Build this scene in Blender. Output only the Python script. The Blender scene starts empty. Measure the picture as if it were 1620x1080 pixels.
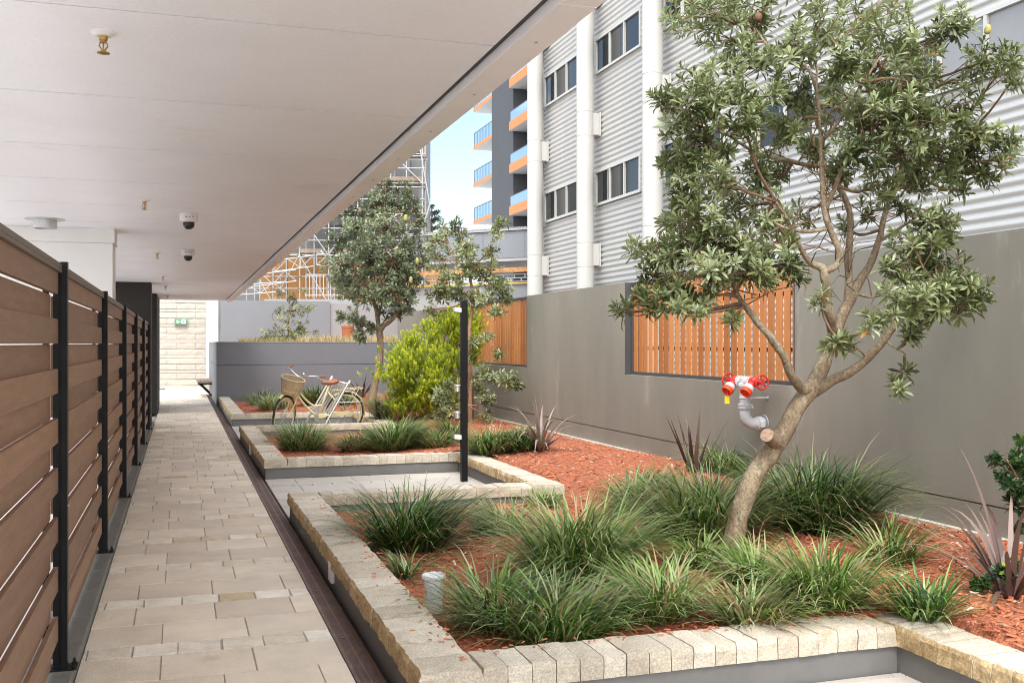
import bpy, math, random
from mathutils import Vector, Matrix, noise
random.seed(7)
PI = math.pi
SC = bpy.context.scene
COL = SC.collection
V = Vector

# ------------------------------------------------------------------ camera model
FOC, CX, HY, EYE = 1604.0, 810.0, 543.0, 1.45
TH = math.atan(526/1604); ST, CT = math.sin(TH), math.cos(TH)
def P(u, v, d):
    r = (u-CX)/FOC*d
    return V((d*ST+r*CT, d*CT-r*ST, EYE+(HY-v)/FOC*d))
def G(u, v, z=0.0):
    return P(u, v, (EYE-z)*FOC/(v-HY))
def sstep(a, b, x):
    if a>b: return 1-sstep(b,a,x)
    t = min(1, max(0, (x-a)/(b-a))); return t*t*(3-2*t)
def mulch_z(x, y):
    z = .085+.13*sstep(1.5, 3.1, x)
    z += .05*math.exp(-((x-4.2)**2/.8+(y-9.6)**2/2.2))
    z += .03*noise.noise(V((x*1.3, y*1.3, 0)))+.012*noise.noise(V((x*4, y*4, 3)))
    z -= .05*sstep(4.75, 5.02, x)
    dip=max(sstep(6.0,7.6,y)*sstep(9.0,8.7,y), sstep(13.2,14.8,y)*sstep(16.2,15.8,y))
    z -= max(0,z-.06)*dip*sstep(3.7,3.1,x)
    return z
def GM(u, v):
    z = .18
    for _ in range(4):
        p = G(u, v, z); z = mulch_z(p.x, p.y)
    p = G(u, v, z); p.z = mulch_z(p.x, p.y)
    return p

# ------------------------------------------------------------------ mesh builder
class MB:
    def __init__(s): s.v=[]; s.f=[]; s.a=[]; s.m=[]
    def add(s, vs, fs, a=0.5, m=0):
        o=len(s.v); s.v.extend(vs)
        for f in fs: s.f.append([i+o for i in f]); s.a.append(a); s.m.append(m)
    def box(s, x0,x1,y0,y1,z0,z1,a=.5,m=0):
        s.add([(x0,y0,z0),(x1,y0,z0),(x1,y1,z0),(x0,y1,z0),(x0,y0,z1),(x1,y0,z1),(x1,y1,z1),(x0,y1,z1)],
              [(0,3,2,1),(4,5,6,7),(0,1,5,4),(1,2,6,5),(2,3,7,6),(3,0,4,7)],a,m)
    def obox(s, c, ax, ay, az, a=.5, m=0):
        c=V(c); ax=V(ax); ay=V(ay); az=V(az)
        s.add([c+i*ax+j*ay+k*az for k in(-1,1) for (i,j) in((-1,-1),(1,-1),(1,1),(-1,1))],
              [(0,3,2,1),(4,5,6,7),(0,1,5,4),(1,2,6,5),(2,3,7,6),(3,0,4,7)],a,m)
    def tube(s, pts, rad, n=8, cap=True, a=.5, m=0, closed=False):
        pts=[V(p) for p in pts]; N=len(pts)
        if not hasattr(rad,'__len__'): rad=[rad]*N
        t=[(pts[min(i+1,N-1)]-pts[max(i-1,0)]).normalized() for i in range(N)]
        if closed:
            t=[(pts[(i+1)%N]-pts[i-1]).normalized() for i in range(N)]
        ref=V((0,0,1)) if abs(t[0].z)<.9 else V((1,0,0))
        x=t[0].cross(ref).normalized(); o=len(s.v)
        for i in range(N):
            x=(x-t[i]*x.dot(t[i])).normalized(); y=t[i].cross(x)
            for k in range(n):
                an=2*PI*k/n; s.v.append(pts[i]+(x*math.cos(an)+y*math.sin(an))*rad[i])
        for i in range(N if closed else N-1):
            j=(i+1)%N
            for k in range(n):
                s.f.append([o+i*n+k,o+i*n+(k+1)%n,o+j*n+(k+1)%n,o+j*n+k]); s.a.append(a); s.m.append(m)
        if cap and not closed:
            s.f.append([o+k for k in range(n)][::-1]); s.a.append(a); s.m.append(m)
            s.f.append([o+(N-1)*n+k for k in range(n)]); s.a.append(a); s.m.append(m)
    def lathe(s, c, prof, n=20, axis=(0,0,1), a=.5, m=0):   # prof: (r, h) along axis
        ax=V(axis).normalized(); ref=V((0,0,1)) if abs(ax.z)<.9 else V((1,0,0))
        x=ax.cross(ref).normalized(); y=ax.cross(x); c=V(c); o=len(s.v)
        for r,h in prof:
            for k in range(n):
                an=2*PI*k/n; s.v.append(c+ax*h+(x*math.cos(an)+y*math.sin(an))*max(r,1e-4))
        for i in range(len(prof)-1):
            for k in range(n):
                s.f.append([o+i*n+k,o+i*n+(k+1)%n,o+(i+1)*n+(k+1)%n,o+(i+1)*n+k]); s.a.append(a); s.m.append(m)
        s.f.append([o+k for k in range(n)][::-1]); s.a.append(a); s.m.append(m)
        s.f.append([o+(len(prof)-1)*n+k for k in range(n)]); s.a.append(a); s.m.append(m)
    def build(s, name, mats, parent=None, org=None, smooth=False, bevel=0, local=False):
        if not isinstance(mats,(list,tuple)): mats=[mats]
        if parent is not None and not local:
            org=V((0,0,0)); q=parent
            while q is not None: org+=q.location; q=q.parent
        o3=V(org) if org is not None else V((0,0,0))
        me=bpy.data.meshes.new(name)
        me.from_pydata([V(p)-o3 for p in s.v] if o3.length>0 else [tuple(p) for p in s.v],[],s.f)
        for mt in mats: me.materials.append(mt)
        me.polygons.foreach_set('material_index', s.m)
        at=me.attributes.new('tint','FLOAT','FACE'); at.data.foreach_set('value', s.a)
        if smooth: me.polygons.foreach_set('use_smooth',[True]*len(s.f))
        me.update()
        ob=bpy.data.objects.new(name,me); COL.objects.link(ob)
        if parent is not None: ob.parent=parent
        else: ob.location=o3
        if bevel:
            b=ob.modifiers.new('bevel','BEVEL'); b.width=bevel; b.segments=2; b.limit_method='ANGLE'
        return ob
def tag(o,label=None,cat=None,group=None,kind=None):
    if label: o['label']=label
    if cat: o['category']=cat
    if group: o['group']=group
    if kind: o['kind']=kind
    return o
def thing(name,label,cat,loc,group=None,rot=None):
    o=bpy.data.objects.new(name,None); COL.objects.link(o); o.location=loc; o.empty_display_size=.1
    if rot: o.rotation_euler=rot
    return tag(o,label,cat,group)
def dup(o, loc, label=None, parent=None):
    c=o.copy(); COL.objects.link(c)
    if parent is not None: c.parent=parent
    else: c.location=loc
    if label: c['label']=label
    for ch in list(o.children): dup(ch,None,None,c)
    return c

# ------------------------------------------------------------------ materials
def nt(name):
    m=bpy.data.materials.new(name); m.use_nodes=True
    t=m.node_tree; b=t.nodes['Principled BSDF']; return m,t,b
def N(t,k,**kw):
    n=t.nodes.new(k)
    for a,b in kw.items():
        if a in n.inputs: n.inputs[a].default_value=b
        else: setattr(n,a,b)
    return n
def ramp(t,stops,interp='LINEAR'):
    r=t.nodes.new('ShaderNodeValToRGB'); e=r.color_ramp; e.interpolation=interp
    while len(e.elements)<len(stops): e.elements.new(.5)
    for el,(p,c) in zip(e.elements,stops): el.position=p; el.color=(*c,1)
    return r
def mat(name,col,rough=.6,var=.12,scale=4,metal=0,bump=0,bscale=60,stretch=None,spec=.4,fine=0,fscale=300,tint=None,stain=None):
    """noise-varied base colour; tint: range of per-face variation; stain: (colour, scale, threshold)"""
    m,t,b=nt(name); L=t.links.new
    b.inputs['Roughness'].default_value=rough; b.inputs['Metallic'].default_value=metal
    b.inputs['Specular IOR Level'].default_value=spec
    tc=N(t,'ShaderNodeTexCoord'); src=tc.outputs['Object']
    if stretch:
        mp=N(t,'ShaderNodeMapping'); mp.inputs['Scale'].default_value=stretch; L(src,mp.inputs['Vector']); src=mp.outputs['Vector']
    n1=N(t,'ShaderNodeTexNoise',Scale=scale,Detail=6.,Roughness=.65); L(src,n1.inputs['Vector'])
    c=V(col)
    r=ramp(t,[(.28,tuple(c*(1-var))),(.72,tuple(c*(1+var)))]); L(n1.outputs['Fac'],r.inputs['Fac'])
    out=r.outputs['Color']
    if stain:
        n3=N(t,'ShaderNodeTexNoise',Scale=stain[1],Detail=8.,Roughness=.7); L(src,n3.inputs['Vector'])
        rr=ramp(t,[(stain[2],(0,0,0)),(stain[2]+.15,(1,1,1))]); L(n3.outputs['Fac'],rr.inputs['Fac'])
        mx=N(t,'ShaderNodeMix',data_type='RGBA'); L(rr.outputs['Color'],mx.inputs['Factor']); L(out,mx.inputs['A']); mx.inputs['B'].default_value=(*stain[0],1); out=mx.outputs['Result']
    if fine:
        n2=N(t,'ShaderNodeTexNoise',Scale=fscale,Detail=3.); L(tc.outputs['Object'],n2.inputs['Vector'])
        r2=ramp(t,[(.3,(1-fine,)*3),(.7,(1+fine,)*3)]); L(n2.outputs['Fac'],r2.inputs['Fac'])
        mx=N(t,'ShaderNodeMix',data_type='RGBA',blend_type='MULTIPLY'); mx.inputs['Factor'].default_value=1; L(out,mx.inputs['A']); L(r2.outputs['Color'],mx.inputs['B']); out=mx.outputs['Result']
    if tint:
        at=N(t,'ShaderNodeAttribute',attribute_name='tint')
        r3=ramp(t,tint); L(at.outputs['Fac'],r3.inputs['Fac'])
        mx=N(t,'ShaderNodeMix',data_type='RGBA',blend_type='MULTIPLY'); mx.inputs['Factor'].default_value=1; L(out,mx.inputs['A']); L(r3.outputs['Color'],mx.inputs['B']); out=mx.outputs['Result']
    L(out,b.inputs['Base Color'])
    if bump:
        n4=N(t,'ShaderNodeTexNoise',Scale=bscale,Detail=5.,Roughness=.6); L(src,n4.inputs['Vector'])
        bp=N(t,'ShaderNodeBump',Strength=bump,Distance=.01); L(n4.outputs['Fac'],bp.inputs['Height']); L(bp.outputs['Normal'],b.inputs['Normal'])
    return m
def leafmat(name,stops,transl=.25,rough=.45,spec=.4):
    m,t,b=nt(name); L=t.links.new
    at=N(t,'ShaderNodeAttribute',attribute_name='tint'); r=ramp(t,stops); L(at.outputs['Fac'],r.inputs['Fac'])
    L(r.outputs['Color'],b.inputs['Base Color']); b.inputs['Roughness'].default_value=rough; b.inputs['Specular IOR Level'].default_value=spec
    tr=N(t,'ShaderNodeBsdfTranslucent'); L(r.outputs['Color'],tr.inputs['Color'])
    mx=N(t,'ShaderNodeMixShader'); mx.inputs['Fac'].default_value=transl
    L(b.outputs['BSDF'],mx.inputs[1]); L(tr.outputs['BSDF'],mx.inputs[2]); L(mx.outputs['Shader'],t.nodes['Material Output'].inputs['Surface'])
    return m
M={}
M['ceil']=mat('ceiling_paint',(.83,.835,.89),.55,.04,1.5,fine=.03,fscale=60,stain=((.72,.69,.68),.8,.60))
M['fascia']=mat('fascia_paint',(.82,.82,.85),.35,.05,2,stain=((.5,.46,.42),1.6,.72))
M['gap']=mat('shadow_gap',(.10,.09,.09),.8)
M['whitewall']=mat('white_render',(.74,.74,.73),.8,.04,2,bump=.1)
M['darkpillar']=mat('dark_pillar_paint',(.018,.015,.012),.6,.1,3)
M['slat']=mat('composite_board',(.265,.153,.098),.5,.18,3,stretch=(6,1.2,14),fine=.1,fscale=70,tint=[(0,(.84,.84,.84)),(1,(1.16,1.12,1.1))],bump=.08,bscale=8)
M['rail']=mat('rail_bronze',(.14,.11,.09),.42,.08,3)
M['black']=mat('black_powdercoat',(.007,.007,.008),.4,.1,8,spec=.2)
M['kerb']=mat('grey_kerb_tile',(.16,.16,.145),.6,.14,3,fine=.1,stain=((.24,.23,.2),2.5,.62),bump=.1,bscale=40)
M['steel']=mat('galvanised',(.55,.56,.57),.4,.15,8,metal=.6)
M['chrome']=mat('chrome_metal',(.7,.7,.7),.18,.05,8,metal=1)
M['paver']=mat('granite_paver',(.65,.56,.455),.7,.15,3.2,fine=.2,fscale=140,bump=.12,bscale=160,tint=[(0,(.86,.85,.85)),(.5,(1,1,1)),(1,(1.10,1.10,1.10))],stain=((.47,.38,.27),1.6,.57))
M['cobble']=mat('sandstone_cobble',(.66,.595,.50),.75,.2,9,fine=.14,fscale=120,bump=.5,bscale=45,tint=[(0,(.78,.68,.54)),(.25,(.93,.89,.84)),(.6,(1,.99,.98)),(1,(1.15,1.17,1.2))],stain=((.46,.33,.17),7,.62))
M['grout']=mat('grout',(.36,.32,.27),.9,.2,8)
M['bay']=mat('bay_paver',(.45,.415,.37),.7,.06,2.2,fine=.1,fscale=140,tint=[(0,(.9,.89,.88)),(1,(1.08,1.08,1.08))],stain=((.46,.40,.33),1.3,.66))
M['drain']=mat('rusty_grate',(.15,.095,.075),.55,.3,6,fine=.2,fscale=60)
M['drainbed']=mat('drain_bed',(.03,.024,.02),.8)
M['base']=mat('planter_render',(.155,.15,.145),.7,.12,4,bump=.12,bscale=50,stain=((.26,.25,.24),5,.70))
M['stone']=mat('split_stone',(.50,.45,.37),.85,.16,7,fine=.22,fscale=110,bump=.55,bscale=70,tint=[(0,(.86,.83,.78)),(1,(1.1,1.1,1.1))],stain=((.40,.29,.16),5,.62))
M['ochre']=mat('ochre_split_stone',(.50,.375,.21),.9,.25,9,fine=.25,fscale=90,bump=.8,bscale=60,tint=[(0,(.8,.76,.7)),(1,(1.12,1.12,1.12))],stain=((.33,.21,.08),6,.55))
M['seam']=mat('seam_filler',(.07,.05,.04),.8)
M['mortar']=mat('stone_mortar',(.62,.6,.56),.9,.08,9)
M['soil']=mat('mulch_bed',(.32,.105,.052),.95,.45,30,fine=.5,fscale=90,bump=1,bscale=60)
M['chip']=mat('mulch_chip',(.46,.155,.075),.85,.2,30,tint=[(0,(.3,.24,.22)),(.3,(.75,.66,.62)),(.75,(1.05,1,.95)),(.97,(1.2,1.4,1.5)),(1,(1.5,3.2,5))])
M['taupe']=mat('taupe_render',(.225,.212,.172),.75,.13,1.3,stretch=(1,1,.3),bump=.12,bscale=70,fine=.06,fscale=200,stain=((.36,.34,.29),1.4,.60))
M['footing']=mat('wall_footing',(.56,.50,.43),.85,.15,5)
M['bluegrey']=mat('bluegrey_render',(.155,.162,.178),.6,.08,.8,bump=.06,bscale=40)
M['bluegrey2']=mat('pale_bluegrey_render',(.175,.19,.205),.7,.06,.7)
M['palegrey']=mat('pale_grey_render',(.25,.255,.255),.7,.08,.7)
M['timber']=mat('screen_timber',(.47,.185,.058),.5,.16,4,stretch=(14,14,.9),fine=.08,fscale=60,tint=[(0,(.74,.68,.6)),(.5,(1,1,1)),(1,(1.16,1.2,1.2))])
M['sframe']=mat('screen_frame',(.065,.065,.07),.45,.06)
M['cream']=mat('cream_column',(.43,.42,.395),.6,.04,1,stain=((.45,.435,.40),1.2,.66))
M['clad']=mat('corrugated_metal',(.45,.445,.425),.45,.05,.6,metal=.35)
M['wframe']=mat('window_frame',(.42,.42,.40),.4,.05)
M['lead']=mat('lead_gray',(.30,.30,.31),.5,.05)
def glass(name,col,rough=.03,spec=.9):
    m,t,b=nt(name); b.inputs['Base Color'].default_value=(*col,1); b.inputs['Roughness'].default_value=rough; b.inputs['Specular IOR Level'].default_value=spec; return m
M['glass']=glass('dark_glass',(.02,.021,.022),.06,.45); M['blind']=mat('pale_blind',(.20,.20,.20),.3,.05,2,spec=.8)
M['balglass']=glass('balustrade_glass',(.16,.27,.38),.05)
M['orange']=mat('orange_paint',(.68,.17,.042),.5,.04)
M['charcoal']=mat('charcoal_panel',(.05,.05,.055),.6,.08,.3)
M['whitep']=mat('white_paint',(.55,.56,.57),.5,.03)
M['scaf']=mat('scaffold_tube',(.32,.32,.315),.5,.3,3,metal=.3)
M['plank']=mat('scaffold_plank',(.20,.155,.115),.8,.2,3)
M['ply']=mat('plywood_hoarding',(.36,.175,.055),.7,.2,1.2,stretch=(1,1,.2))
M['net']=mat('scaffold_netting',(.13,.13,.135),.9,.2,1.2)
M['brick']=mat('red_brick',(.30,.10,.05),.85,.2,6)
M['stonewall']=mat('ashlar_block',(.40,.355,.305),.85,.06,3,fine=.12,fscale=60,bump=.4,bscale=25,tint=[(0,(.9,.9,.9)),(1,(1.08,1.08,1.08))])
M['bark']=mat('smooth_bark',(.21,.155,.10),.9,.42,11,stretch=(1,1,.55),bump=1,bscale=38,fine=.35,fscale=75,stain=((.40,.34,.235),4.5,.50))
M['bark2']=mat('pink_bark',(.33,.19,.12),.85,.25,12,bump=.5,bscale=40)
M['cutwood']=mat('cut_wood',(.36,.24,.17),.85,.45,60)
M['twig']=mat('twig_bark',(.17,.10,.06),.85,.2,9)
M['brass']=mat('brass_metal',(.42,.27,.09),.35,.15,30,metal=.9)
M['pvc']=mat('white_pvc',(.70,.71,.72),.35,.05,6,stain=((.55,.54,.52),7,.66))
M['camwhite']=mat('white_plastic',(.72,.71,.69),.4,.03)
M['railw']=mat('railing_paint',(.36,.36,.355),.5,.1)
M['shell']=mat('shell_render',(.13,.13,.128),.85,.25,.9)
M['castwhite']=mat('white_cast_paint',(.50,.505,.51),.4,.14,18,stain=((.34,.32,.29),16,.68))
M['red']=mat('red_enamel',(.50,.024,.016),.38,.2,22,bump=.15,bscale=80,stain=((.30,.03,.02),12,.66))
M['redcap']=mat('orange_red_cap',(.78,.07,.02),.35,.05,20)
M['pipe']=mat('grey_pipe_paint',(.46,.475,.49),.42,.1,14,stain=((.62,.63,.64),12,.6))
M['yellow']=mat('yellow_tag',(.75,.55,.02),.5)
M['bikecream']=mat('cream_bike_paint',(.72,.63,.36),.3,.04)
M['rubber']=mat('tyre_rubber',(.018,.018,.018),.7)
M['leather']=mat('tan_leather',(.28,.105,.05),.5,.15,20)
M['wicker']=mat('wicker',(.42,.31,.17),.75,.3,60)
M['silver']=mat('silver_alloy',(.60,.58,.54),.35,.08,20,metal=.7)
M['wood']=mat('bench_wood',(.17,.13,.10),.7,.2,6)
M['green']=mat('exit_green',(.07,.22,.12),.5)
M['reflector']=mat('amber_reflector',(.85,.32,.02),.3)
M['terrace']=mat('terrace_paving',(.66,.64,.61),.8,.08,2)
M['ground']=mat('ground_paving',(.40,.38,.35),.85,.1,.6)
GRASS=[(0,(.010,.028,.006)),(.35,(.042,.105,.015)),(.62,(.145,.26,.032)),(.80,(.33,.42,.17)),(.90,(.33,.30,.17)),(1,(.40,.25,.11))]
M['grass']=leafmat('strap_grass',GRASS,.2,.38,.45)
M['flaxb']=leafmat('bronze_flax_leaf',[(0,(.035,.018,.016)),(.5,(.13,.075,.06)),(.8,(.27,.20,.17)),(1,(.40,.30,.2))],.12,.4)
M['flaxd']=leafmat('dark_flax_leaf',[(0,(.012,.007,.007)),(.7,(.05,.022,.02)),(1,(.22,.18,.15))],.1,.4)
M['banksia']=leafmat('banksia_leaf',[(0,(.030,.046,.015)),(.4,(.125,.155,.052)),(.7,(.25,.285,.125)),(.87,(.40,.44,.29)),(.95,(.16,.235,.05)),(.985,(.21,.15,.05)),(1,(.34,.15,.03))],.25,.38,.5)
M['banksiad']=leafmat('dense_banksia_leaf',[(0,(.035,.052,.024)),(.45,(.14,.175,.08)),(.75,(.28,.315,.185)),(.92,(.32,.36,.27)),(1,(.27,.32,.08))],.2,.42,.5)
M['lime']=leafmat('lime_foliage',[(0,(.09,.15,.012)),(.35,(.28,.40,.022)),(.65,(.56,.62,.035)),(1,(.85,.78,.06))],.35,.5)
M['gloss']=leafmat('glossy_leaf',[(0,(.012,.03,.012)),(.6,(.04,.085,.025)),(.85,(.12,.22,.04)),(1,(.42,.50,.06))],.2,.25,.6)
M['dry']=leafmat('dry_grass',[(0,(.20,.21,.07)),(.5,(.40,.33,.16)),(1,(.55,.45,.26))],.3,.6)
M['brownleaf']=leafmat('brown_underbrush',[(0,(.10,.05,.02)),(1,(.33,.19,.09))],.3,.7)
M['pine']=leafmat('pine_needles',[(0,(.03,.05,.035)),(1,(.08,.11,.08))],.1,.6)
M['cone']=mat('flower_spike_mat',(.30,.27,.09),.8,.3,60,bump=.6,bscale=90)
M['cone2']=mat('old_cone',(.16,.08,.05),.9,.3,60)
# ------------------------------------------------------------------ setting
g=MB(); g.add([(-400,-400,-.06),(400,-400,-.06),(400,400,-.06),(-400,400,-.06)],[(0,1,2,3)])
tag(g.build('ground',M['ground']),kind='structure')
def pavers(name,x0,x1,y0,y1,pat,mats,seed,z=0.0,gap=.004):
    rnd=random.Random(seed); b=MB(); y=y0; row=0
    while y<y1-.02:
        dy,w,mi=pat[row%len(pat)]; ye=min(y+dy,y1)
        x=x0-rnd.random()*w*.9 if mi else x0-(.5*w if row%2 else .15*w)
        while x<x1-.01:
            a,c=max(x,x0),min(x+w,x1)
            if c-a>.015:
                j=.004 if mi else .0015
                q=lambda X,Y:(X+rnd.uniform(-j,j),Y+rnd.uniform(-j,j))
                gp=gap*(.9 if mi else .5); zz=z+rnd.uniform(-.0008,.0012); t=rnd.random()
                A,B,C,D=q(a+gp,y+gp),q(c-gp,y+gp),q(c-gp,ye-gp),q(a+gp,ye-gp); e=.002
                top=[(A[0]+e,A[1]+e,zz),(B[0]-e,B[1]+e,zz),(C[0]-e,C[1]-e,zz),(D[0]+e,D[1]-e,zz)]
                bot=[(p[0],p[1],z-.008) for p in (A,B,C,D)]
                b.add(top+bot,[(0,1,2,3),(4,5,1,0),(5,6,2,1),(6,7,3,2),(7,4,0,3)],t,mi)
            x+=w
        y=ye; row+=1
    b.add([(x0,y0,z-.006),(x1,y0,z-.006),(x1,y1,z-.006),(x0,y1,z-.006)],[(0,1,2,3)],.5,len(mats)-1)
    return tag(b.build(name,mats),kind='structure')
PAT=[(.185,.2,1),(.372,.41,0),(.372,.41,0)]
pavers('path',-.43,.72,-1.5,35.2,PAT,[M['paver'],M['cobble'],M['grout']],3)
PB=[(.13,.2,1),(.4,.6,0),(.4,.6,0)]
for i,(a,c) in enumerate([(-1.5,3.72),(8.62,11.09),(15.9,18.4)]):
    pavers('bay_paving',.862,3.06,a,c,PB,[M['bay'],M['bay'],M['grout']],11+i)
# kerb under the fence and the strip behind it
k=MB(); 
for i in range(38):
    y=-1.5+i*.55
    k.box(-.66,-.432,y+.002,y+.548,-.05,.05,random.random())
tag(k.build('kerb',M['kerb'],bevel=.006),kind='structure')
k=MB(); k.add([(-4.5,-1.5,-.03),(-.66,-1.5,-.03),(-.66,18.2,-.03),(-4.5,18.2,-.03)],[(0,1,2,3)])
tag(k.build('private_terrace_paving',M['terrace']),kind='structure')
# drain channel
dr=thing('drain_channel','long dark rusty grated drain channel along the path edge beside the stone planters','drain',(.79,3,0))
b=MB(); b.box(.722,.86,-1.5,30,-.05,-.018); b.build('channel_bed',M['drainbed'],dr)
b=MB()
b.box(.722,.738,-1.5,30,-.018,.002); b.box(.826,.842,-1.5,30,-.018,.002); b.box(.777,.789,-1.5,30,-.018,.0015)
y=1.5
while y<30:
    st=.014 if y<13 else .03
    b.box(.738,.826,y,y+st*.55,-.016,.0005); y+=st
for i in range(30): b.box(.739,.825,-1+i,-1+i+.02,-.017,.0025)
b.build('grate',M['drain'],dr)

# ------------------------------------------------------------------ mulch
m=MB(); nx,ny=60,260
X0,X1,Y0,Y1=1.0,5.12,-1.5,24.6
def inbay(x,y): return x<3.1 and (y<3.85 or 8.5<y<11.2 or 15.78<y<18.5)
ix=[[None]*(ny+1) for _ in range(nx+1)]
for i in range(nx+1):
    for j in range(ny+1):
        x=X0+(X1-X0)*i/nx; y=Y0+(Y1-Y0)*j/ny
        ix[i][j]=len(m.v); m.v.append((x,y,min(mulch_z(x,y),.165) if (x<3.3 and (inbay(x,y) or inbay(x-.25,y))) else mulch_z(x,y)))
for i in range(nx):
    for j in range(ny):
        xc=X0+(X1-X0)*(i+.5)/nx; yc=Y0+(Y1-Y0)*(j+.5)/ny
        if inbay(xc,yc) : continue
        m.f.append([ix[i][j],ix[i+1][j],ix[i+1][j+1],ix[i][j+1]]); m.a.append(.5); m.m.append(0)
tag(m.build('garden_soil',M['soil'],smooth=True),kind='structure')
b=MB(); rnd=random.Random(5)
for i in range(46000):
    y=1.5+23*rnd.random()**1.7; x=rnd.uniform(1.1,5.08)
    if inbay(x,y) or (x<3.26 and inbay(x-.16,y)): continue
    z=mulch_z(x,y)+rnd.uniform(-.004,.012); L=rnd.uniform(.008,.042)*(.6 if y>9 else 1); w=rnd.uniform(.003,.009); h=w*.5
    an=rnd.uniform(0,PI); dx=V((math.cos(an),math.sin(an),rnd.uniform(-.45,.45))); dy=V((-math.sin(an),math.cos(an),rnd.uniform(-.4,.4)))
    c=V((x,y,z)); t=min(1,max(0,rnd.gauss(.55,.22)))
    if rnd.random()<.015: t=1
    b.add([c-dx*L-dy*w*.6,c+dx*L-dy*w,c+dx*L*.9+dy*w,c-dx*L*.9+dy*w*.7,c-dx*L*.7+V((0,0,h)),c+dx*L*.7+V((0,0,h))],
          [(0,1,5,4),(2,3,4,5),(1,2,5),(3,0,4)],t)
rn2=random.Random(9)
for i in range(260):      # chips spilled on coping and path edge
    y=rn2.choice([rn2.uniform(3.8,8.4),rn2.uniform(11.2,15.7)]); x=rn2.choice([rn2.gauss(1.08,.03),rn2.gauss(1.05,.05),rn2.uniform(1.2,3.0)])
    if x>1.15: y=rn2.choice([rn2.gauss(3.93,.03),rn2.gauss(11.3,.03)])
    L=rn2.uniform(.006,.018); an=rn2.uniform(0,PI); dx=V((math.cos(an),math.sin(an),0)); dy=V((-dx.y,dx.x,0))*.004; c=V((x,y,.2125))
    b.add([c-dx*L-dy,c+dx*L-dy,c+dx*L+dy,c-dx*L+dy,c-dx*L*.7+V((0,0,.004)),c+dx*L*.7+V((0,0,.004))],[(0,1,5,4),(2,3,4,5),(1,2,5),(3,0,4)],rn2.uniform(.3,.8))
tag(b.build('mulch',M['chip']),'loose orange bark chip mulch spread over the planting bed','mulch',kind='stuff')

# ------------------------------------------------------------------ planter walls with split stone coping
def rough_block(b,x0,x1,y0,y1,z0,z1,n,amp,seed,rough=('x0','x1','y0','y1'),side=0):
    nx,ny,nz=n; idx={}; t=random.Random(seed).random()
    ctr=((x0+x1)/2,(y0+y1)/2)
    def vid(i,j,k):
        key=(i,j,k)
        if key in idx: return idx[key]
        x=x0+(x1-x0)*i/nx; y=y0+(y1-y0)*j/ny; z=z0+(z1-z0)*k/nz
        q=V((x*38,y*38,z*38)); q2=V((x*14,y*14,z*14+seed*.0))
        d=noise.noise(q)*.6+noise.noise(q2)*.9
        if i==0 and 'x0' in rough: x-=amp*(d+.35)-(amp*.8 if k==nz else 0)
        if i==nx and 'x1' in rough: x+=amp*(d+.35)-(amp*.8 if k==nz else 0)
        if j==0 and 'y0' in rough: y-=amp*(d+.35)-(amp*.8 if k==nz else 0)
        if j==ny and 'y1' in rough: y+=amp*(d+.35)-(amp*.8 if k==nz else 0)
        if k==nz:
            edge=(i in(0,nx) and True) or (j in (0,ny))
            z+=noise.noise(q*.8)*.0022-(.004+.004*noise.noise(q) if edge else 0)
        idx[key]=len(b.v); b.v.append((x,y,z)); return idx[key]
    def f(*q,m=0): b.f.append([vid(*p) for p in q]); b.a.append(t); b.m.append(m)
    for i in range(nx):
        for j in range(ny): f((i,j,nz),(i+1,j,nz),(i+1,j+1,nz),(i,j+1,nz))
    for k in range(nz):
        for i in range(nx):
            f((i,0,k),(i+1,0,k),(i+1,0,k+1),(i,0,k+1)); f((i+1,ny,k),(i,ny,k),(i,ny,k+1),(i+1,ny,k+1))
        for j in range(ny):
            f((0,j+1,k),(0,j,k),(0,j,k+1),(0,j+1,k+1),m=side); f((nx,j,k),(nx,j+1,k),(nx,j+1,k+1),(nx,j,k+1),m=0)
ZB,ZT=.118,.21
def run(b,mo,axis,a0,a1,c0,c1,step,res,amp=.007):
    """blocks along axis from a0 to a1, across c0..c1"""
    n=max(1,round((a1-a0)/step)); s=(a1-a0)/n; g=.0022
    for i in range(n):
        p,q=a0+i*s+g,a0+(i+1)*s-g; dz=random.uniform(-.003,.003); dc=random.uniform(-.003,.003)
        rf=('x0','x1') if axis=='y' else ('y0','y1')
        if i==0: rf=rf+(axis+'0',)
        if i==n-1: rf=rf+(axis+'1',)
        if axis=='y': rough_block(b,c0+dc,c1+dc,p,q,ZB,ZT+dz,(res[1],res[0]+2,res[2]+1),amp*1.7,i*7+3,rf,2)
        else: rough_block(b,p,q,c0+dc,c1+dc,ZB,ZT+dz,res,amp,i*5+1,rf)
    if axis=='y': mo.box(c0+.014,c1-.012,a0+.012,a1-.012,ZB+.002,ZT-.012,.5,1)
    else: mo.box(a0+.012,a1-.012,c0+.009,c1-.012,ZB+.002,ZT-.011,.5,1)
def planter(label,loc,left,runs,bases,res):
    th=thing('planter_wall',label,'planter wall',loc,'stone capped planter walls')
    b=MB()
    for x0,x1,y0,y1 in bases: b.box(x0,x1,y0,y1,-.05,ZB)
    b.build('rendered_base',M['base'],th)
    b=MB()
    for (ax,a0,a1,c0,c1,st) in runs: run(b,b,ax,a0,a1,c0,c1,st,res)
    b.build('stone_coping',[M['stone'],M['mortar'],M['ochre']],th)
    return th
planter('nearest stone capped planter wall, wrapping the bed with the big leaning tree',(.98,3.8,0),None,
   [('y',3.72,8.62,.86,1.10,.2),('x',1.104,3.0,3.72,3.955,.1),('y',.6,3.955,3.004,3.245,.1),('x',1.104,3.24,8.385,8.62,.1)],
   [(.873,1.085,3.735,8.6),(1.085,3.02,3.735,3.94),(3.02,3.23,.6,3.94),(1.085,3.225,8.4,8.6)],(3,6,3))
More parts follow.
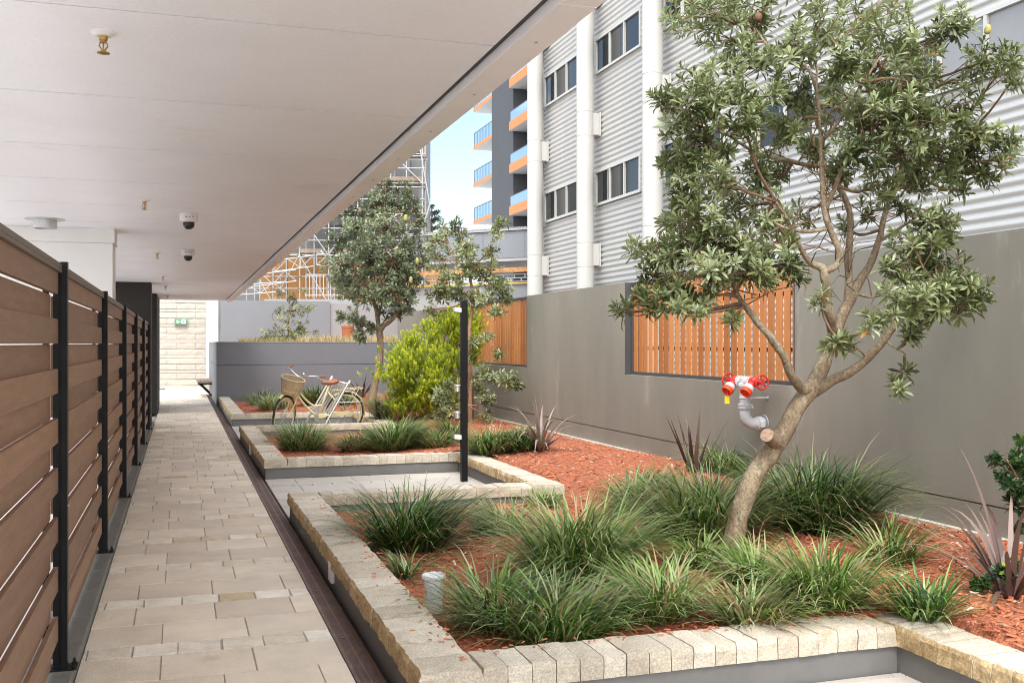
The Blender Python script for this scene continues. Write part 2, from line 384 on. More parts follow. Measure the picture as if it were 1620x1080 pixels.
planter('middle stone capped planter wall behind the black post, between two paved bays',(.98,11.2,0),None,
   [('y',11.09,15.9,.86,1.10,.2),('x',1.104,2.98,11.09,11.325,.1),('y',8.624,11.325,2.984,3.225,.1),('x',1.104,3.22,15.665,15.9,.1)],
   [(.873,1.085,11.105,15.885),(1.085,3.0,11.105,11.31),(3.0,3.21,8.64,11.31),(1.085,3.205,15.68,15.885)],(3,4,2))
planter('far stone capped planter wall behind the bicycle, against the dark raised bed',(.98,18.5,0),None,
   [('y',18.4,24.57,.86,1.10,.2),('x',1.104,2.98,18.4,18.635,.1),('y',15.904,18.635,2.984,3.225,.1)],
   [(.873,1.085,18.415,24.57),(1.085,3.0,18.415,18.62),(3.0,3.21,15.92,18.62)],(2,3,2))
# step lights in the planter faces
def steplight(label,y,z):
    t=thing('step_light',label,'step light',(.868,y,z),'step lights in the planter walls')
    b=MB(); x=.856
    b.box(x-.004,x+.025,y-.06,y+.06,z-.058,z+.058); b.build('frame',M['fascia'],t,bevel=.003)
    b=MB(); b.box(x-.007,x-.003,y-.035,y+.035,z-.03,z+.03); b.build('lens',M['camwhite'],t)
steplight('cream square step light set low in the nearest planter wall',6.1,.085)
steplight('cream square step light set low in the middle planter wall',13.4,.085)

# ------------------------------------------------------------------ fence
PY=[2.2+2.56*i for i in range(7)]
fe=thing('slat_fence','tall brown horizontal slat privacy fence with black posts left of the path','fence',(-.5,2.2,.05))
for i,y in enumerate(PY):
    b=MB(); b.box(-.484,-.458,y-.024,y+.024,.056,1.80); b.box(-.517,-.484,y-.004,y+.004,.056,1.80)
    po=b.build('post',M['black'],fe)
    b=MB(); b.box(-.56,-.42,y-.045,y+.05,.05,.057)
    for dy in (-.03,.035): b.lathe((-.435,y+dy,.057),[(.009,0),(.009,.012),(.005,.012),(.005,.024)],8)
    b.build('base_plate',M['black'],po)
    for z in (.75,1.77):
        b=MB(); b.lathe((-.458,y,z),[(.006,0),(.006,.004),(.003,.006)],8,(1,0,0)); b.build('bolt',M['steel'],po)
rnd=random.Random(2)
for i in range(-1,6):
    y0=(PY[i] if i>=0 else PY[0]-2.56)+.03; y1=PY[i+1]-.03
    b=MB(); z=.075
    for r in range(16):
        hh=.1055
        if r%2==0: b.box(-.536,-.518,y0+.05,y1-.05,z-.004,z+hh-.002,rnd.random())
        else: b.box(-.512,-.492,y0+.012,y1-.012,z+.002,z+hh+.001,rnd.random())
        z+=hh
    pn=b.build('slat_panel',M['slat'],fe,bevel=.002)
    for yy in (y0-.002,y1-.028):
        b=MB(); b.box(-.552,-.538,yy,yy+.03,.07,1.76); b.build('side_channel',M['black'],pn)
    b=MB(); b.box(-.565,-.478,y0-.005,y1+.005,1.768,1.79); b.box(-.50,-.478,y0-.005,y1+.005,1.752,1.768); b.build('top_rail',M['rail'],fe,bevel=.002)

# ------------------------------------------------------------------ overhead building, pillars
CZ=2.48
bl=thing('overhanging_building','low overhanging building with white panelled soffit ceiling above the path','building',(-.5,10,CZ))
b=MB()
y=-.186
while y<25.2:
    yn=min(y+1.182,25.36); b.box(-2.0,1.036,y+.005,yn-.005,CZ,CZ+.02); y=yn
b.box(-2.0,1.038,-.186,25.36,CZ+.006,CZ+.05,.5,1)
b.build('ceiling',[M['ceil'],M['seam']],bl)
b=MB(); b.box(1.037,1.056,-.186,25.36,CZ+.004,CZ+.05); b.build('shadow_gap',M['gap'],bl)
b=MB(); y=-.186
while y<25.2:
    yn=min(y+2.964,25.36); b.box(1.056,1.178,y+.002,yn-.002,CZ-.036,CZ+.25)
    y=yn
b.build('fascia',M['fascia'],bl,bevel=.003)
y=.2
while y<25:
    b=MB(); b.lathe((1.12,y,CZ-.036),[(.006,0),(.006,-.002)],8); y+=.74; b.build('fascia_screw',M['lead'],bl)
b=MB(); b.box(-2.0,1.1,-.186,25.36,CZ+.05,3.3); b.box(-2.05,1.17,-.22,25.4,3.3,3.38); b.build('parapet',M['palegrey'],bl)
b=MB(); b.box(-.05,.25,24.4,24.55,CZ-.004,CZ); b.build('access_hatch',M['lead'],bl)
p=MB(); p.box(-1.75,-.57,9.79,10.2,-.03,CZ-.13); q=thing('pillar','white rendered pillar rising behind the slat fence','pillar',(-1.1,10,0))
p.build('shaft',M['whitewall'],q,bevel=.006)
p=MB(); p.box(-1.77,-.555,9.775,10.215,CZ-.13,CZ); p.build('cornice',M['whitewall'],q,bevel=.004)
p=MB(); p.box(-2.0,-.455,18.15,18.75,0,CZ); tag(p.build('pillar',M['darkpillar'],org=(-1.2,18.4,0)),'wide dark brown pillar at the end of the slat fence','pillar')
p=MB(); p.box(-2.0,-.445,22.2,25.3,0,CZ); tag(p.build('pillar',M['darkpillar'],org=(-1.2,23,0)),'narrow sliver of dark pillar next to the stone wall, behind the wider one','pillar')
p=MB(); p.box(-4.7,-4.5,-2,18.2,-.03,2.1); tag(p.build('terrace_wall',M['whitewall'],org=(-4.6,8,0)),'pale wall glimpsed through the gaps of the slat fence','wall')
# sprinklers
def sprinkler(y,x=-.24):
    t=thing('fire_sprinkler','','sprinkler',(x,y,CZ),'ceiling fire sprinklers')
    b=MB(); b.lathe((x,y,CZ),[(.04,0),(.04,-.004),(.026,-.012),(.018,-.012)],20); b.build('escutcheon',M['camwhite'],t,smooth=False)
    b=MB(); b.lathe((x,y,CZ-.012),[(.015,0),(.013,-.014),(.009,-.014),(.009,-.022)],12)
    for s in(-1,1): b.tube([(x+s*.009,y,CZ-.03),(x+s*.013,y,CZ-.045),(x+s*.003,y,CZ-.062)],.003,6)
    b.tube([(x,y,CZ-.034),(x,y,CZ-.066)],.003,6); b.build('head',M['brass'],t)
    b=MB(); b.lathe((x,y,CZ-.066),[(.02,0),(.021,-.003),(.006,-.006)],16); b.build('deflector',M['brass'],t)
    return t
s0=sprinkler(3.62); s0['label']='closest brass fire sprinkler, large on the ceiling top left'
for y,l in [(7.75,'second brass fire sprinkler, between the closest one and the white dome cameras'),(12.2,'small fire sprinkler just past the farther dome camera'),(16.3,'tiny fire sprinkler on the ceiling level with the dark pillar'),(19.2,'tiny fire sprinkler between the dark pillar and the exit sign'),(23.2,'farthest tiny sprinkler near the end of the ceiling above the exit sign')]:
    dup(s0,(-.24,y,CZ),l)
# dome cameras
def domecam(x,y,label):
    t=thing('dome_camera',label,'security camera',(x,y,CZ),'ceiling dome cameras')
    b=MB(); b.lathe((x,y,CZ),[(.066,0),(.07,-.01),(.07,-.055),(.064,-.066),(.05,-.07)],24); b.build('housing',M['camwhite'],t,smooth=False)
    b=MB(); b.lathe((x,y,CZ-.066),[(.045,0),(.045,-.022),(.039,-.04),(.027,-.053),(.012,-.059),(.002,-.06)],20); b.build('dome',M['glass'],t,smooth=True)
    b=MB(); b.box(x-.03,x-.012,y-.072,y-.0695,CZ-.038,CZ-.028); b.box(x+.0,x+.012,y-.072,y-.0695,CZ-.038,CZ-.028); b.box(x+.022,x+.034,y-.072,y-.0695,CZ-.038,CZ-.028); b.build('marking',M['lead'],t)
domecam(.07,8.46,'nearer white ceiling dome camera with smoked black dome'); domecam(.09,11.72,'farther and smaller white ceiling dome camera')
x,y=-1.06,9.2
t=thing('downlight','surface mounted round grey downlight under the ceiling by the white pillar','downlight',(x,y,CZ))
b=MB(); b.lathe((x,y,CZ),[(.155,0),(.155,-.006),(.10,-.008)],28); b.build('flange',M['steel'],t)
b=MB(); b.lathe((x,y,CZ-.008),[(.092,0),(.092,-.07),(.082,-.07),(.082,-.06)],28); b.build('body',M['steel'],t)
b=MB(); b.lathe((x,y,CZ-.062),[(.08,0),(.08,-.004)],24); b.build('lens',M['camwhite'],t)

# ------------------------------------------------------------------ far end: stone wall, white post, exit sign, bench
sw=MB(); rnd=random.Random(4); z=-.02; r=0
while z<3.7:
    hh=.2 if r%3 else .1; x=-2.5-(.3 if r%2 else 0)
    while x<1.0:
        a,c=max(x,-2.5),min(x+.6,1.0)
        if c-a>.02:
            pr=rnd.uniform(0,.012) if r%3 else .004
            rough_block(sw,a+.003,c-.003,35-pr,35.3,z+.003,z+hh-.003,(5,1,2),.014 if r%3 else .002,r*9,('y0',)); 
        x+=.6
    z+=hh; r+=1
sw.box(-2.5,1.0,35.03,35.25,-.03,3.7)
tag(sw.build('stone_block_wall',M['stonewall'],org=(-.5,35,0)),'pale split face stone block wall at the far end of the path','wall')
b=MB(); b.box(.80,1.16,33.2,33.5,.38,3.0); tag(b.build('white_post',M['whitep'],org=(.98,33.3,.38),bevel=.01),'tall plain white post beside the stone block wall','post')
b=MB(); b.box(.80,1.5,33.1,33.7,-.03,.378); tag(b.build('low_wall',M['stonewall'],org=(1,33.4,0)),'low stone base carrying the white post behind the bench','wall')
ex=thing('exit_sign','green and white exit sign with left arrow and running figure on stone wall','sign',(.02,34.95,2.28))
x0,y0,z0=-.16,34.86,2.06
b=MB(); b.box(x0,x0+.40,y0,y0+.12,z0,z0+.2); b.build('housing',M['lead'],ex,bevel=.006)
b=MB(); b.box(x0+.01,x0+.39,y0-.006,y0+.001,z0+.012,z0+.188); b.build('face',M['green'],ex)
b=MB(); yy=y0-.010
def flat(pts):
    n=len(pts); b.add([(x0+p[0],yy,z0+p[1]) for p in pts]+[(x0+p[0],yy+.003,z0+p[1]) for p in pts],[list(range(n))[::-1] if False else list(range(n)),list(range(2*n-1,n-1,-1))]+[(i,i+n,(i+1)%n+n,(i+1)%n) for i in range(n)])
flat([(.05,.10),(.11,.155),(.125,.135),(.10,.112),(.19,.112),(.19,.088),(.10,.088),(.125,.065),(.11,.045)])
b.build('arrow',M['camwhite'],ex)
b=MB(); flat([(.225,.035),(.35,.035),(.35,.17),(.225,.17)]); b.build('doorway_symbol',M['camwhite'],ex)
b=MB(); yy-=.004
b.lathe((x0+.295,yy,z0+.148),[(.013,0),(.013,.003)],10,(0,1,0))
flat([(.275,.13),(.305,.13),(.30,.09),(.28,.09)]); flat([(.28,.092),(.30,.092),(.325,.05),(.31,.045)]); flat([(.28,.092),(.295,.092),(.27,.065),(.245,.06),(.245,.07)]); flat([(.275,.13),(.28,.115),(.255,.1),(.25,.108)]); flat([(.30,.13),(.33,.105),(.325,.098),(.30,.112)])
b.build('running_figure',M['green'],ex)
be=thing('bench','small dark timber bench bracketed to the side of the raised dark planter','bench',(.62,28.4,0))
b=MB()
for i in range(4): b.box(.45+i*.095,.45+i*.095+.085,27.8,30.2,.40,.445)
b.build('seat',M['wood'],be,bevel=.004)
for yy in (28.0,29.9):
    b=MB(); b.box(.46,.82,yy-.02,yy+.02,.36,.399); b.obox((.66,yy,.22),(.15,0,-.15),(0,.02,0),(.014,0,.014)); b.build('bracket',M['black'],be)
# raised dark planter
rp=thing('raised_planter','long dark blue-grey rendered raised planter closing off the garden','planter',(3,24.6,0))
b=MB(); jz=.945
b.box(.82,5.08,24.6,24.85,-.03,jz-.006); b.box(.82,5.08,24.6,24.85,jz+.006,1.47); b.box(.84,5.08,24.62,24.83,jz-.006,jz+.006)
b.box(.82,1.05,24.85,31,-.03,jz-.006); b.box(.82,1.05,24.85,31,jz+.006,1.47); b.box(.84,1.04,24.85,31,jz-.006,jz+.006)
b.build('rendered_wall',M['bluegrey'],rp)
b=MB(); b.box(.812,5.08,24.592,24.858,1.471,1.486); b.box(.812,1.058,24.858,31,1.471,1.486); b.build('cap',M['palegrey'],rp)
b=MB(); b.add([(1.05,24.85,1.40),(9,24.85,1.40),(9,31,1.42),(1.05,31,1.42)],[(0,1,2,3)]); b.build('planter_soil',M['soil'],rp)
# wall behind the raised planter
b=MB(); b.box(1.16,4.35,31,31.25,-.03,2.72); tag(b.build('rear_wall',M['bluegrey2'],org=(3,31,0)),'tall pale blue-grey wall behind the raised planter shrub','wall')
b=MB(); b.box(4.36,10.5,31.06,31.3,-.03,2.66); tag(b.build('rear_wall',M['palegrey'],org=(7,31,0)),'light grey rear wall behind the dense rounded tree','wall')

# ------------------------------------------------------------------ right garden wall with two openings
WX=5.1; WT=2.182; WB=1.074; JZ=.376
S1=(7.63,11.18); S2=(14.82,17.9)
gw=thing('garden_wall','long taupe rendered wall with two timber screened openings right of the bed','wall',(WX,10,0))
b=MB()
def wseg(y0,y1,z0,z1):
    for j in (7.615,14.0,20.0,1.6):
        if y0<j-.01 and j+.01<y1:
            wseg(y0,j-.003,z0,z1); b.box(WX+.012,WX+.29,j-.003,j+.003,z0,z1); wseg(j+.003,y1,z0,z1); return
    b.box(WX,WX+.3,y0,y1,z0,z1)
wseg(-2,24.6,-.05,JZ-.006)
b.box(WX+.02,WX+.28,-2,24.6,JZ-.006,JZ+.006)
wseg(-2,24.6,JZ+.006,WB)
wseg(-2,S1[0],WB,WT); wseg(S1[1],S2[0],WB,WT); wseg(S2[1],24.6,WB,WT)
b.build('render',M['taupe'],gw)
b=MB(); b.box(WX-.05,WX,-2,24.6,-.05,.185); b.build('footing',M['footing'],gw)
def screen(label,y0,y1,seed):
    t=thing('timber_screen',label,'timber screen',(WX+.1,(y0+y1)/2,WB),'timber slat screens')
    fx0,fx1=WX+.07,WX+.16
    b=MB(); f=.05
    b.box(fx0,fx1,y0,y1,WB,WB+.035); b.box(fx0,fx1,y0,y1,WT-.035,WT); b.box(fx0,fx1,y0+.004,y0+f,WB+.035,WT-.035); b.box(fx0,fx1,y1-f,y1-.004,WB+.035,WT-.035); b.box(WX-.003,fx0,y0-.001,y0+.008,WB+.002,WT); b.box(WX-.003,fx0,y1-.008,y1+.001,WB+.002,WT)
    b.build('frame',M['sframe'],t)
    b=MB(); rnd=random.Random(seed); n=int((y1-y0-.1)/.128); st=(y1-y0-.1)/n
    for i in range(n):
        yy=y0+f+i*st+.017; b.box(fx0+.012,fx0+.024,yy,yy+st-.035,WB+.037,WT-.037,rnd.random())
    b.build('slats',M['timber'],t,bevel=.002)
    b=MB()
    for zz in (WB+.3,WT-.3): b.box(fx0+.034,fx0+.07,y0+f,y1-f,zz,zz+.04)
    b.build('batten',M['sframe'],t)
screen('nearer orange timber slat screen in the wall opening behind the red hydrant',*S1,1)
screen('farther orange timber slat screen in the wall behind the black post',*S2,2)
# ------------------------------------------------------------------ fire hydrant booster on the wall
HX,HYY=4.90,8.12
hy=thing('fire_hydrant_valve','red and white twin outlet fire hydrant on a grey pipe elbowing from wall','hydrant',(HX,HYY,.66))
def arc(c,r,a0,a1,n,ux,uz): return [V(c)+V(ux)*r*math.cos(a0+(a1-a0)*i/n)+V(uz)*r*math.sin(a0+(a1-a0)*i/n) for i in range(n+1)]
b=MB(); R=.052
pts=[V((WX+.02,HYY,.72)),V((HX+.09,HYY,.72))]+arc((HX+.085,HYY,.805),.085,-PI/2,-PI,8,(1,0,0),(0,0,1))+[V((HX,HYY,.84))]
b.tube(pts,R,20); b.build('elbow',M['pipe'],hy,smooth=True)
b=MB(); b.lathe((HX,HYY,.84),[(R-.002,0),(R-.002,.22)],24); b.build('riser',M['pipe'],hy)
b=MB(); b.lathe((HX,HYY,.85),[(R,0),(.064,.004),(.064,.022),(.058,.026),(.058,.03),(.064,.034),(.064,.05),(R,.054)],24); b.obox((HX-.02,HYY-.068,.877),(.012,0,0),(0,.016,0),(0,0,.014)); b.obox((HX+.03,HYY-.062,.877),(.01,0,0),(0,.014,0),(0,0,.014)); b.build('clamp',M['pipe'],hy)
b=MB(); b.lathe((HX,HYY,.945),[(R,0),(.056,.003),(.056,.017),(R,.02)],24); b.obox((HX+.02,HYY-.062,.955),(.01,0,0),(0,.014,0),(0,0,.01)); b.build('clamp',M['pipe'],hy)
b=MB(); b.lathe((WX-.085,HYY,.72),[(R,0),(.062,.004),(.062,.02),(.056,.024),(.062,.03),(.062,.046),(R,.05)],24,(1,0,0)); b.obox((WX-.06,HYY-.066,.71),(.022,0,0),(0,.012,0),(0,0,.02)); b.build('clamp',M['pipe'],hy)
b=MB(); b.lathe((WX-.012,HYY,.72),[(.075,0),(.075,.012)],24,(1,0,0)); b.build('wall_collar',M['lead'],hy)
b=MB(); b.tube([(HX+.05,HYY-.03,.955),(WX,HYY-.06,.955)],.006,8); b.lathe((WX-.006,HYY-.06,.955),[(.016,0),(.016,.006)],12,(1,0,0)); b.build('stay_rod',M['steel'],hy)
b=MB(); b.lathe((HX,HYY,1.05),[(.05,0),(.062,.006),(.062,.03),(.05,.04),(.05,.085),(.03,.10)],24)
b.lathe((HX,HYY-.10,1.10),[(.034,0),(.044,.012),(.044,.19),(.034,.2)],20,(0,1,0))
for dy in (-.085,.085): b.lathe((HX,HYY+dy-.009,1.10),[(.054,0),(.054,.018)],20,(0,1,0))
b.build('manifold',M['castwhite'],hy)
D45=V((-.72,-.22,-.62)).normalized()
for sgn,off in ((-1,-.15),(1,.17)):
    c=V((HX,HYY+off,1.105))
    b=MB(); b.lathe(c-V((0,.045,0)),[(.03,0),(.043,.012),(.046,.045),(.043,.078),(.03,.09)],18,(0,1,0)); b.lathe(c,[(.036,.0),(.036,.075)],18,D45)
    b.lathe(c+V((0,sgn*.04,0)),[(.03,0),(.024,.02),(.012,.03),(.009,.10)],12,(0,sgn,0)); vb=b.build('valve',M['red'],hy)
    b=MB(); b.lathe(c+D45*.07,[(.046,0),(.052,.006),(.052,.04),(.046,.046)],20,D45); b.build('coupling',M['castwhite'],vb)
    b=MB(); b.lathe(c+D45*.114,[(.05,0),(.054,.004),(.054,.02),(.049,.024),(.052,.028),(.052,.042),(.040,.042),(.038,.022),(.012,.02),(.012,.034)],20,D45); b.build('outlet_cap',M['redcap'],vb)
    w=MB(); wc=c+V((0,sgn*.13,0)); ux,uz=V((1,0,0)),V((0,0,1))
    w.tube(arc(wc,.062,0,2*PI*23/24,23,ux,uz),.0085,8,closed=True)
    for q in range(5):
        an=q*2*PI/5+.5; w.tube([wc,wc+ux*.06*math.cos(an)+uz*.06*math.sin(an)],.0065,6)
    w.lathe(wc-V((0,.012,0)),[(.02,0),(.02,.024)],12,(0,1,0)); w.build('handwheel',M['red'],hy)
b=MB(); c=V((HX-.10,HYY+.15,.93)); b.tube([c+V((.0,0,.10)),c+V((.005,0,.036))],.0012,5); b.build('tag_wire',M['steel'],hy)
b=MB(); b.obox(c,(.018,-.012,0),(.001,.0015,0),(0,0,.036)); b.build('tag',M['yellow'],hy)

# ------------------------------------------------------------------ black post with brackets, small bollard, vent pipe
po=thing('black_post','slim tall black square post with four small grey clamps standing in the paved bay','post',(2.84,10.28,0))
px,py=2.84,10.28
b=MB(); b.box(px-.033,px+.033,py-.033,py+.033,0,1.90); b.build('shaft',M['black'],po,bevel=.004)
for z,kind in ((1.80,0),(.99,1),(.71,1),(.47,0)):
    b=MB()
    if kind==0: b.obox((px-.07,py,z),(.036,0,-.004),(0,.03,0),(0,0,.022))
    else:
        b.lathe((px-.072,py,z-.045),[(.03,0),(.03,.05),(.036,.052),(.036,.07),(.03,.075)],16)
    b.build('clamp',M['silver'] if kind else M['camwhite'],po,bevel=.003)
bp=G(597,672,.12); b=MB(); b.box(bp.x-.035,bp.x+.035,bp.y-.035,bp.y+.035,.05,.48); b.box(bp.x-.037,bp.x+.037,bp.y-.037,bp.y+.037,.48,.495)
tag(b.build('bollard',M['black'],org=(bp.x,bp.y,.05)),'short black square bollard at the foot of the dense rounded tree','bollard')
vp=GM(686,968); vx,vy,vz=vp
vt=thing('vent_pipe','short white plastic pipe with capped top among the grass clumps','pipe',vp)
b=MB(); b.lathe((vx,vy,vz-.05),[(.046,0),(.046,.19),(.050,.19),(.050,.225)],28); b.build('pipe',M['pvc'],vt)
b=MB(); b.lathe((vx,vy,vz+.175),[(.05,0),(.062,.003),(.062,.017),(.056,.021),(.046,.021),(.044,.013),(.004,.013)],28); b.build('cap',M['pvc'],vt)

# ------------------------------------------------------------------ bicycle (local frame: x forward, y left, z up)
rear=G(544,685); front=G(452,690)
fw=(front-rear); yaw=math.atan2(fw.y,fw.x)
bk=thing('bicycle','cream step-through bicycle with wicker front basket and tan saddle parked in the paved bay','bicycle',(rear.x,rear.y,0),rot=(-.0,0,0))
bk.rotation_mode='XYZ'
bk.rotation_euler=(math.radians(-6),0,yaw)
LB=dict(parent=bk,local=True)
WR=.335; WB2=1.08
def circ(c,r,n,ux,uz): return [V(c)+V(ux)*r*math.cos(2*PI*i/n)+V(uz)*r*math.sin(2*PI*i/n) for i in range(n)]
def wheel(c,ux,name='wheel'):
    uz=V((0,0,1)); ux=V(ux); ay=uz.cross(ux); c=V(c)
    b=MB(); b.tube(circ(c,WR-.018,48,ux,uz),.018,10,closed=True); w=b.build('wheel',M['rubber'],smooth=True,**LB)
    b=MB(); b.tube(circ(c,WR-.042,48,ux,uz),.012,8,closed=True); b.build('rim',M['bikecream'],w,local=True,smooth=True)
    b=MB()
    for i in range(28):
        an=2*PI*i/28; s=1 if i%2 else -1
        e=c+ux*(WR-.05)*math.cos(an)+uz*(WR-.05)*math.sin(an); h=c+ay*s*.025+ux*.018*math.cos(an+1.2*s)+uz*.018*math.sin(an+1.2*s)
        b.tube([h,e],.0016,4)
    b.build('spokes',M['chrome'],w,local=True)
    b=MB(); b.lathe(c-ay*.04,[(.012,0),(.022,.008),(.014,.02),(.014,.06),(.022,.072),(.012,.08)],14,ay); b.build('hub',M['silver'],w,local=True)
    an=-.3; q=c+ux*(WR-.13)*math.cos(2.5)+uz*(WR-.13)*math.sin(2.5)
    b=MB(); b.obox(q,ux*.012+uz*.02,ay*.004,ux*-.008+uz*.05); b.build('reflector',M['reflector'],w,local=True)
    return w
wheel((0,0,WR),(1,0,0))
# steering
SA=V((-.30,0,.954)).normalized(); HC=V((.86,0,.66)); STEER=math.radians(40)
RS=Matrix.Rotation(STEER,3,SA)
def S(p): return RS@(V(p)-HC)+HC
fx=S((WB2,0,WR)); fux=(S((WB2+1,0,WR))-fx); fux.z=0; fux.normalize()
wheel(fx,fux)
fr=MB(); tb=lambda pts,r,n=10: fr.tube(pts,r,n)
BBp=V((.46,0,.29)); ST_=V((.30,0,.78))
def curve(p,n=6):
    p=[V(q) for q in p]; out=[]
    for i in range(len(p)-1):
        p0,p1,p2,p3=p[max(i-1,0)],p[i],p[i+1],p[min(i+2,len(p)-1)]
        for k in range(n):
            t=k/n; out.append(.5*((2*p1)+(p2-p0)*t+(2*p0-5*p1+4*p2-p3)*t*t+(3*p1-p0-3*p2+p3)*t**3))
    out.append(p[-1]); return out
tb([BBp,ST_],.016)
tb(curve([(.83,0,.73),(.66,0,.55),(.53,0,.47),(.40,0,.475)]),.015)
tb(curve([(.85,0,.67),(.66,0,.45),(.46,0,.29)]),.018)
tb([(.88,0,.60),(.815,0,.80)],.020)
for s in (-1,1):
    tb([(0,s*.055,WR),BBp+V((0,s*.035,0))],.010); tb([(0,s*.055,WR),(.33,s*.02,.70)],.009)
fr.lathe((.46,-.04,.29),[(.024,0),(.024,.08)],14,(0,1,0))
fr.build('frame',M['bikecream'],smooth=True,**LB)
b=MB()
for s in (-1,1):
    b.tube([S(p) for p in curve([(.865,s*.045,.62),(.93,s*.05,.47),(WB2,s*.05,WR)])],.011,8)
b.tube([S((.865,-.05,.625)),S((.865,.05,.625))],.014,8); b.tube([S((.87,0,.62)),S((.80,0,.86))],.013,8)
b.build('fork',M['bikecream'],smooth=True,**LB)
def fender(c,ux,a0,a1):
    b=MB(); uz=V((0,0,1)); ux=V(ux); ay=uz.cross(ux); n=22; R=WR+.018
    prof=[(-.026,-.012),(-.016,.002),(0,.007),(.016,.002),(.026,-.012)]
    o=0
    for i in range(n+1):
        an=a0+(a1-a0)*i/n; d=ux*math.cos(an)+uz*math.sin(an)
        for (w,h) in prof: b.v.append(V(c)+d*(R+h)+ay*w)
    for i in range(n):
        for k in range(4): b.f.append([i*5+k,i*5+k+1,(i+1)*5+k+1,(i+1)*5+k]); b.a.append(.5); b.m.append(0)
    for an in (a1-.05,(a0+a1)/2+.6):
        d=ux*math.cos(an)+uz*math.sin(an)
        for s in (-1,1): b.tube([V(c)+ay*s*.05,V(c)+d*R+ay*s*.026],.003,5)
    o=b.build('fender',M['bikecream'],smooth=True,**LB); m=o.modifiers.new('s','SOLIDIFY'); m.thickness=.002
fender((0,0,WR),(1,0,0),math.radians(55),math.radians(190)); fender(fx,fux,math.radians(70),math.radians(-0)) if False else fender(fx,fux,math.radians(60),math.radians(165))
b=MB(); b.tube([(.30,0,.76),(.285,0,.81)],.013,8); b.build('seat_post',M['chrome'],**LB)
# saddle
b=MB(); prof=[(-.13,.0,.01),(-.12,.085,.035),(-.07,.10,.05),(0,.075,.045),(.06,.035,.04),(.12,.024,.032),(.145,.01,.02)]
n=12
for (x,w,h) in prof:
    for k in range(n):
        an=2*PI*k/n; b.v.append((.28+x,math.cos(an)*max(w,.008),.835+(math.sin(an)*h*(.75 if math.sin(an)>0 else 1.1))+(.02 if x<-.05 else 0)))
for i in range(len(prof)-1):
    for k in range(n): b.f.append([i*n+k,(i+1)*n+k,(i+1)*n+(k+1)%n,i*n+(k+1)%n]); b.a.append(.5); b.m.append(0)
b.f.append(list(range(n))); b.f.append([(len(prof)-1)*n+k for k in range(n)][::-1]); b.a+=[.5,.5]; b.m+=[0,0]
b.build('saddle',M['leather'],smooth=True,**LB)
b=MB()
hb=curve([(.60,-.30,.99),(.70,-.27,1.0),(.80,-.18,1.0),(.83,-.06,.955),(.82,0,.94),(.83,.06,.955),(.80,.18,1.0),(.70,.27,1.0),(.60,.30,.99)],5)
b.tube([S(p) for p in hb],.011,8); b.tube([S((.80,0,.85)),S((.79,0,.93)),S((.82,0,.94))],.013,8); b.lathe(S((.80,.05,.985)),[(.026,0),(.026,.015),(.012,.03)],14); hbo=b.build('handlebar',M['chrome'],smooth=True,**LB)
for s in (-1,1):
    b=MB(); b.tube([S((.56,s*.305,.985)),S((.69,s*.273,1.0))],.018,10); b.build('grip',M['leather'],hbo,local=True)
    b=MB(); b.tube([S((.72,s*.27,.985)),S((.66,s*.32,.955)),S((.58,s*.34,.95))],.005,6); b.obox(S((.73,s*.26,.99)),(.02,0,0),(0,.012,0),(0,0,.012)); b.build('brake_lever',M['silver'],hbo,local=True)
# basket
bs=MB(); BC=S((1.02,0,.71)); rx,ry=.15,.19
def bring(z,t): return [BC+RS@V((math.cos(2*PI*i/28)*rx*t,math.sin(2*PI*i/28)*ry*t,z)) for i in range(28)]
for q in range(8):
    z=.235*q/7; bs.tube(bring(z,.78+.22*q/7),.0075 if q<7 else .013,6,closed=True)
for i in range(28): bs.tube([bring(0,.78)[i],bring(.235,1.0)[i]],.0055,5)
bs.tube([bring(.01,.7)[3],bring(.01,.7)[11]],.006,5)
for i in range(-6,7):
    y=i*.022; w=rx*.76*math.sqrt(max(0,1-(y/(ry*.78))**2)); bs.obox(BC+RS@V((0,y,0)),RS@V((w,0,0)),RS@V((0,.0095,0)),(0,0,.004))
bs.build('basket',M['wicker'],smooth=False,**LB)
b=MB(); b.lathe((.46,.045,.29),[(.085,0),(.085,.006)],22,(0,1,0)); b.tube([(.46,.055,.29),(.37,.06,.16)],.009,6); b.tube([(.46,-.055,.29),(.55,-.06,.42)],.009,6)
b.obox((.37,.10,.155),(.045,0,-.01),(0,.035,0),(0,0,.01)); b.obox((.55,-.10,.425),(.045,0,-.01),(0,.035,0),(0,0,.01)); b.build('crank',M['silver'],**LB)
b=MB(); b.obox((.22,.062,.325),(.26,0,-.02),(0,.008,0),(.002,0,.035)); b.build('chain_guard',M['bikecream'],bevel=.01,**LB)
b=MB()
for s in (-1,1): b.tube([(.26,s*.05,.71),(-.28,s*.06,.735)],.006,6); b.tube([(-.2,s*.06,.73),(0,s*.06,WR)],.005,6)
for i in range(5): b.tube([(.15-.1*i,-.06,.715),(.15-.1*i,.06,.715)],.005,6)
b.build('rear_rack',M['bikecream'],**LB)
b=MB(); b.tube([(.30,.04,.25),(.22,.14,.02)],.008,6); b.build('kickstand',M['silver'],**LB)
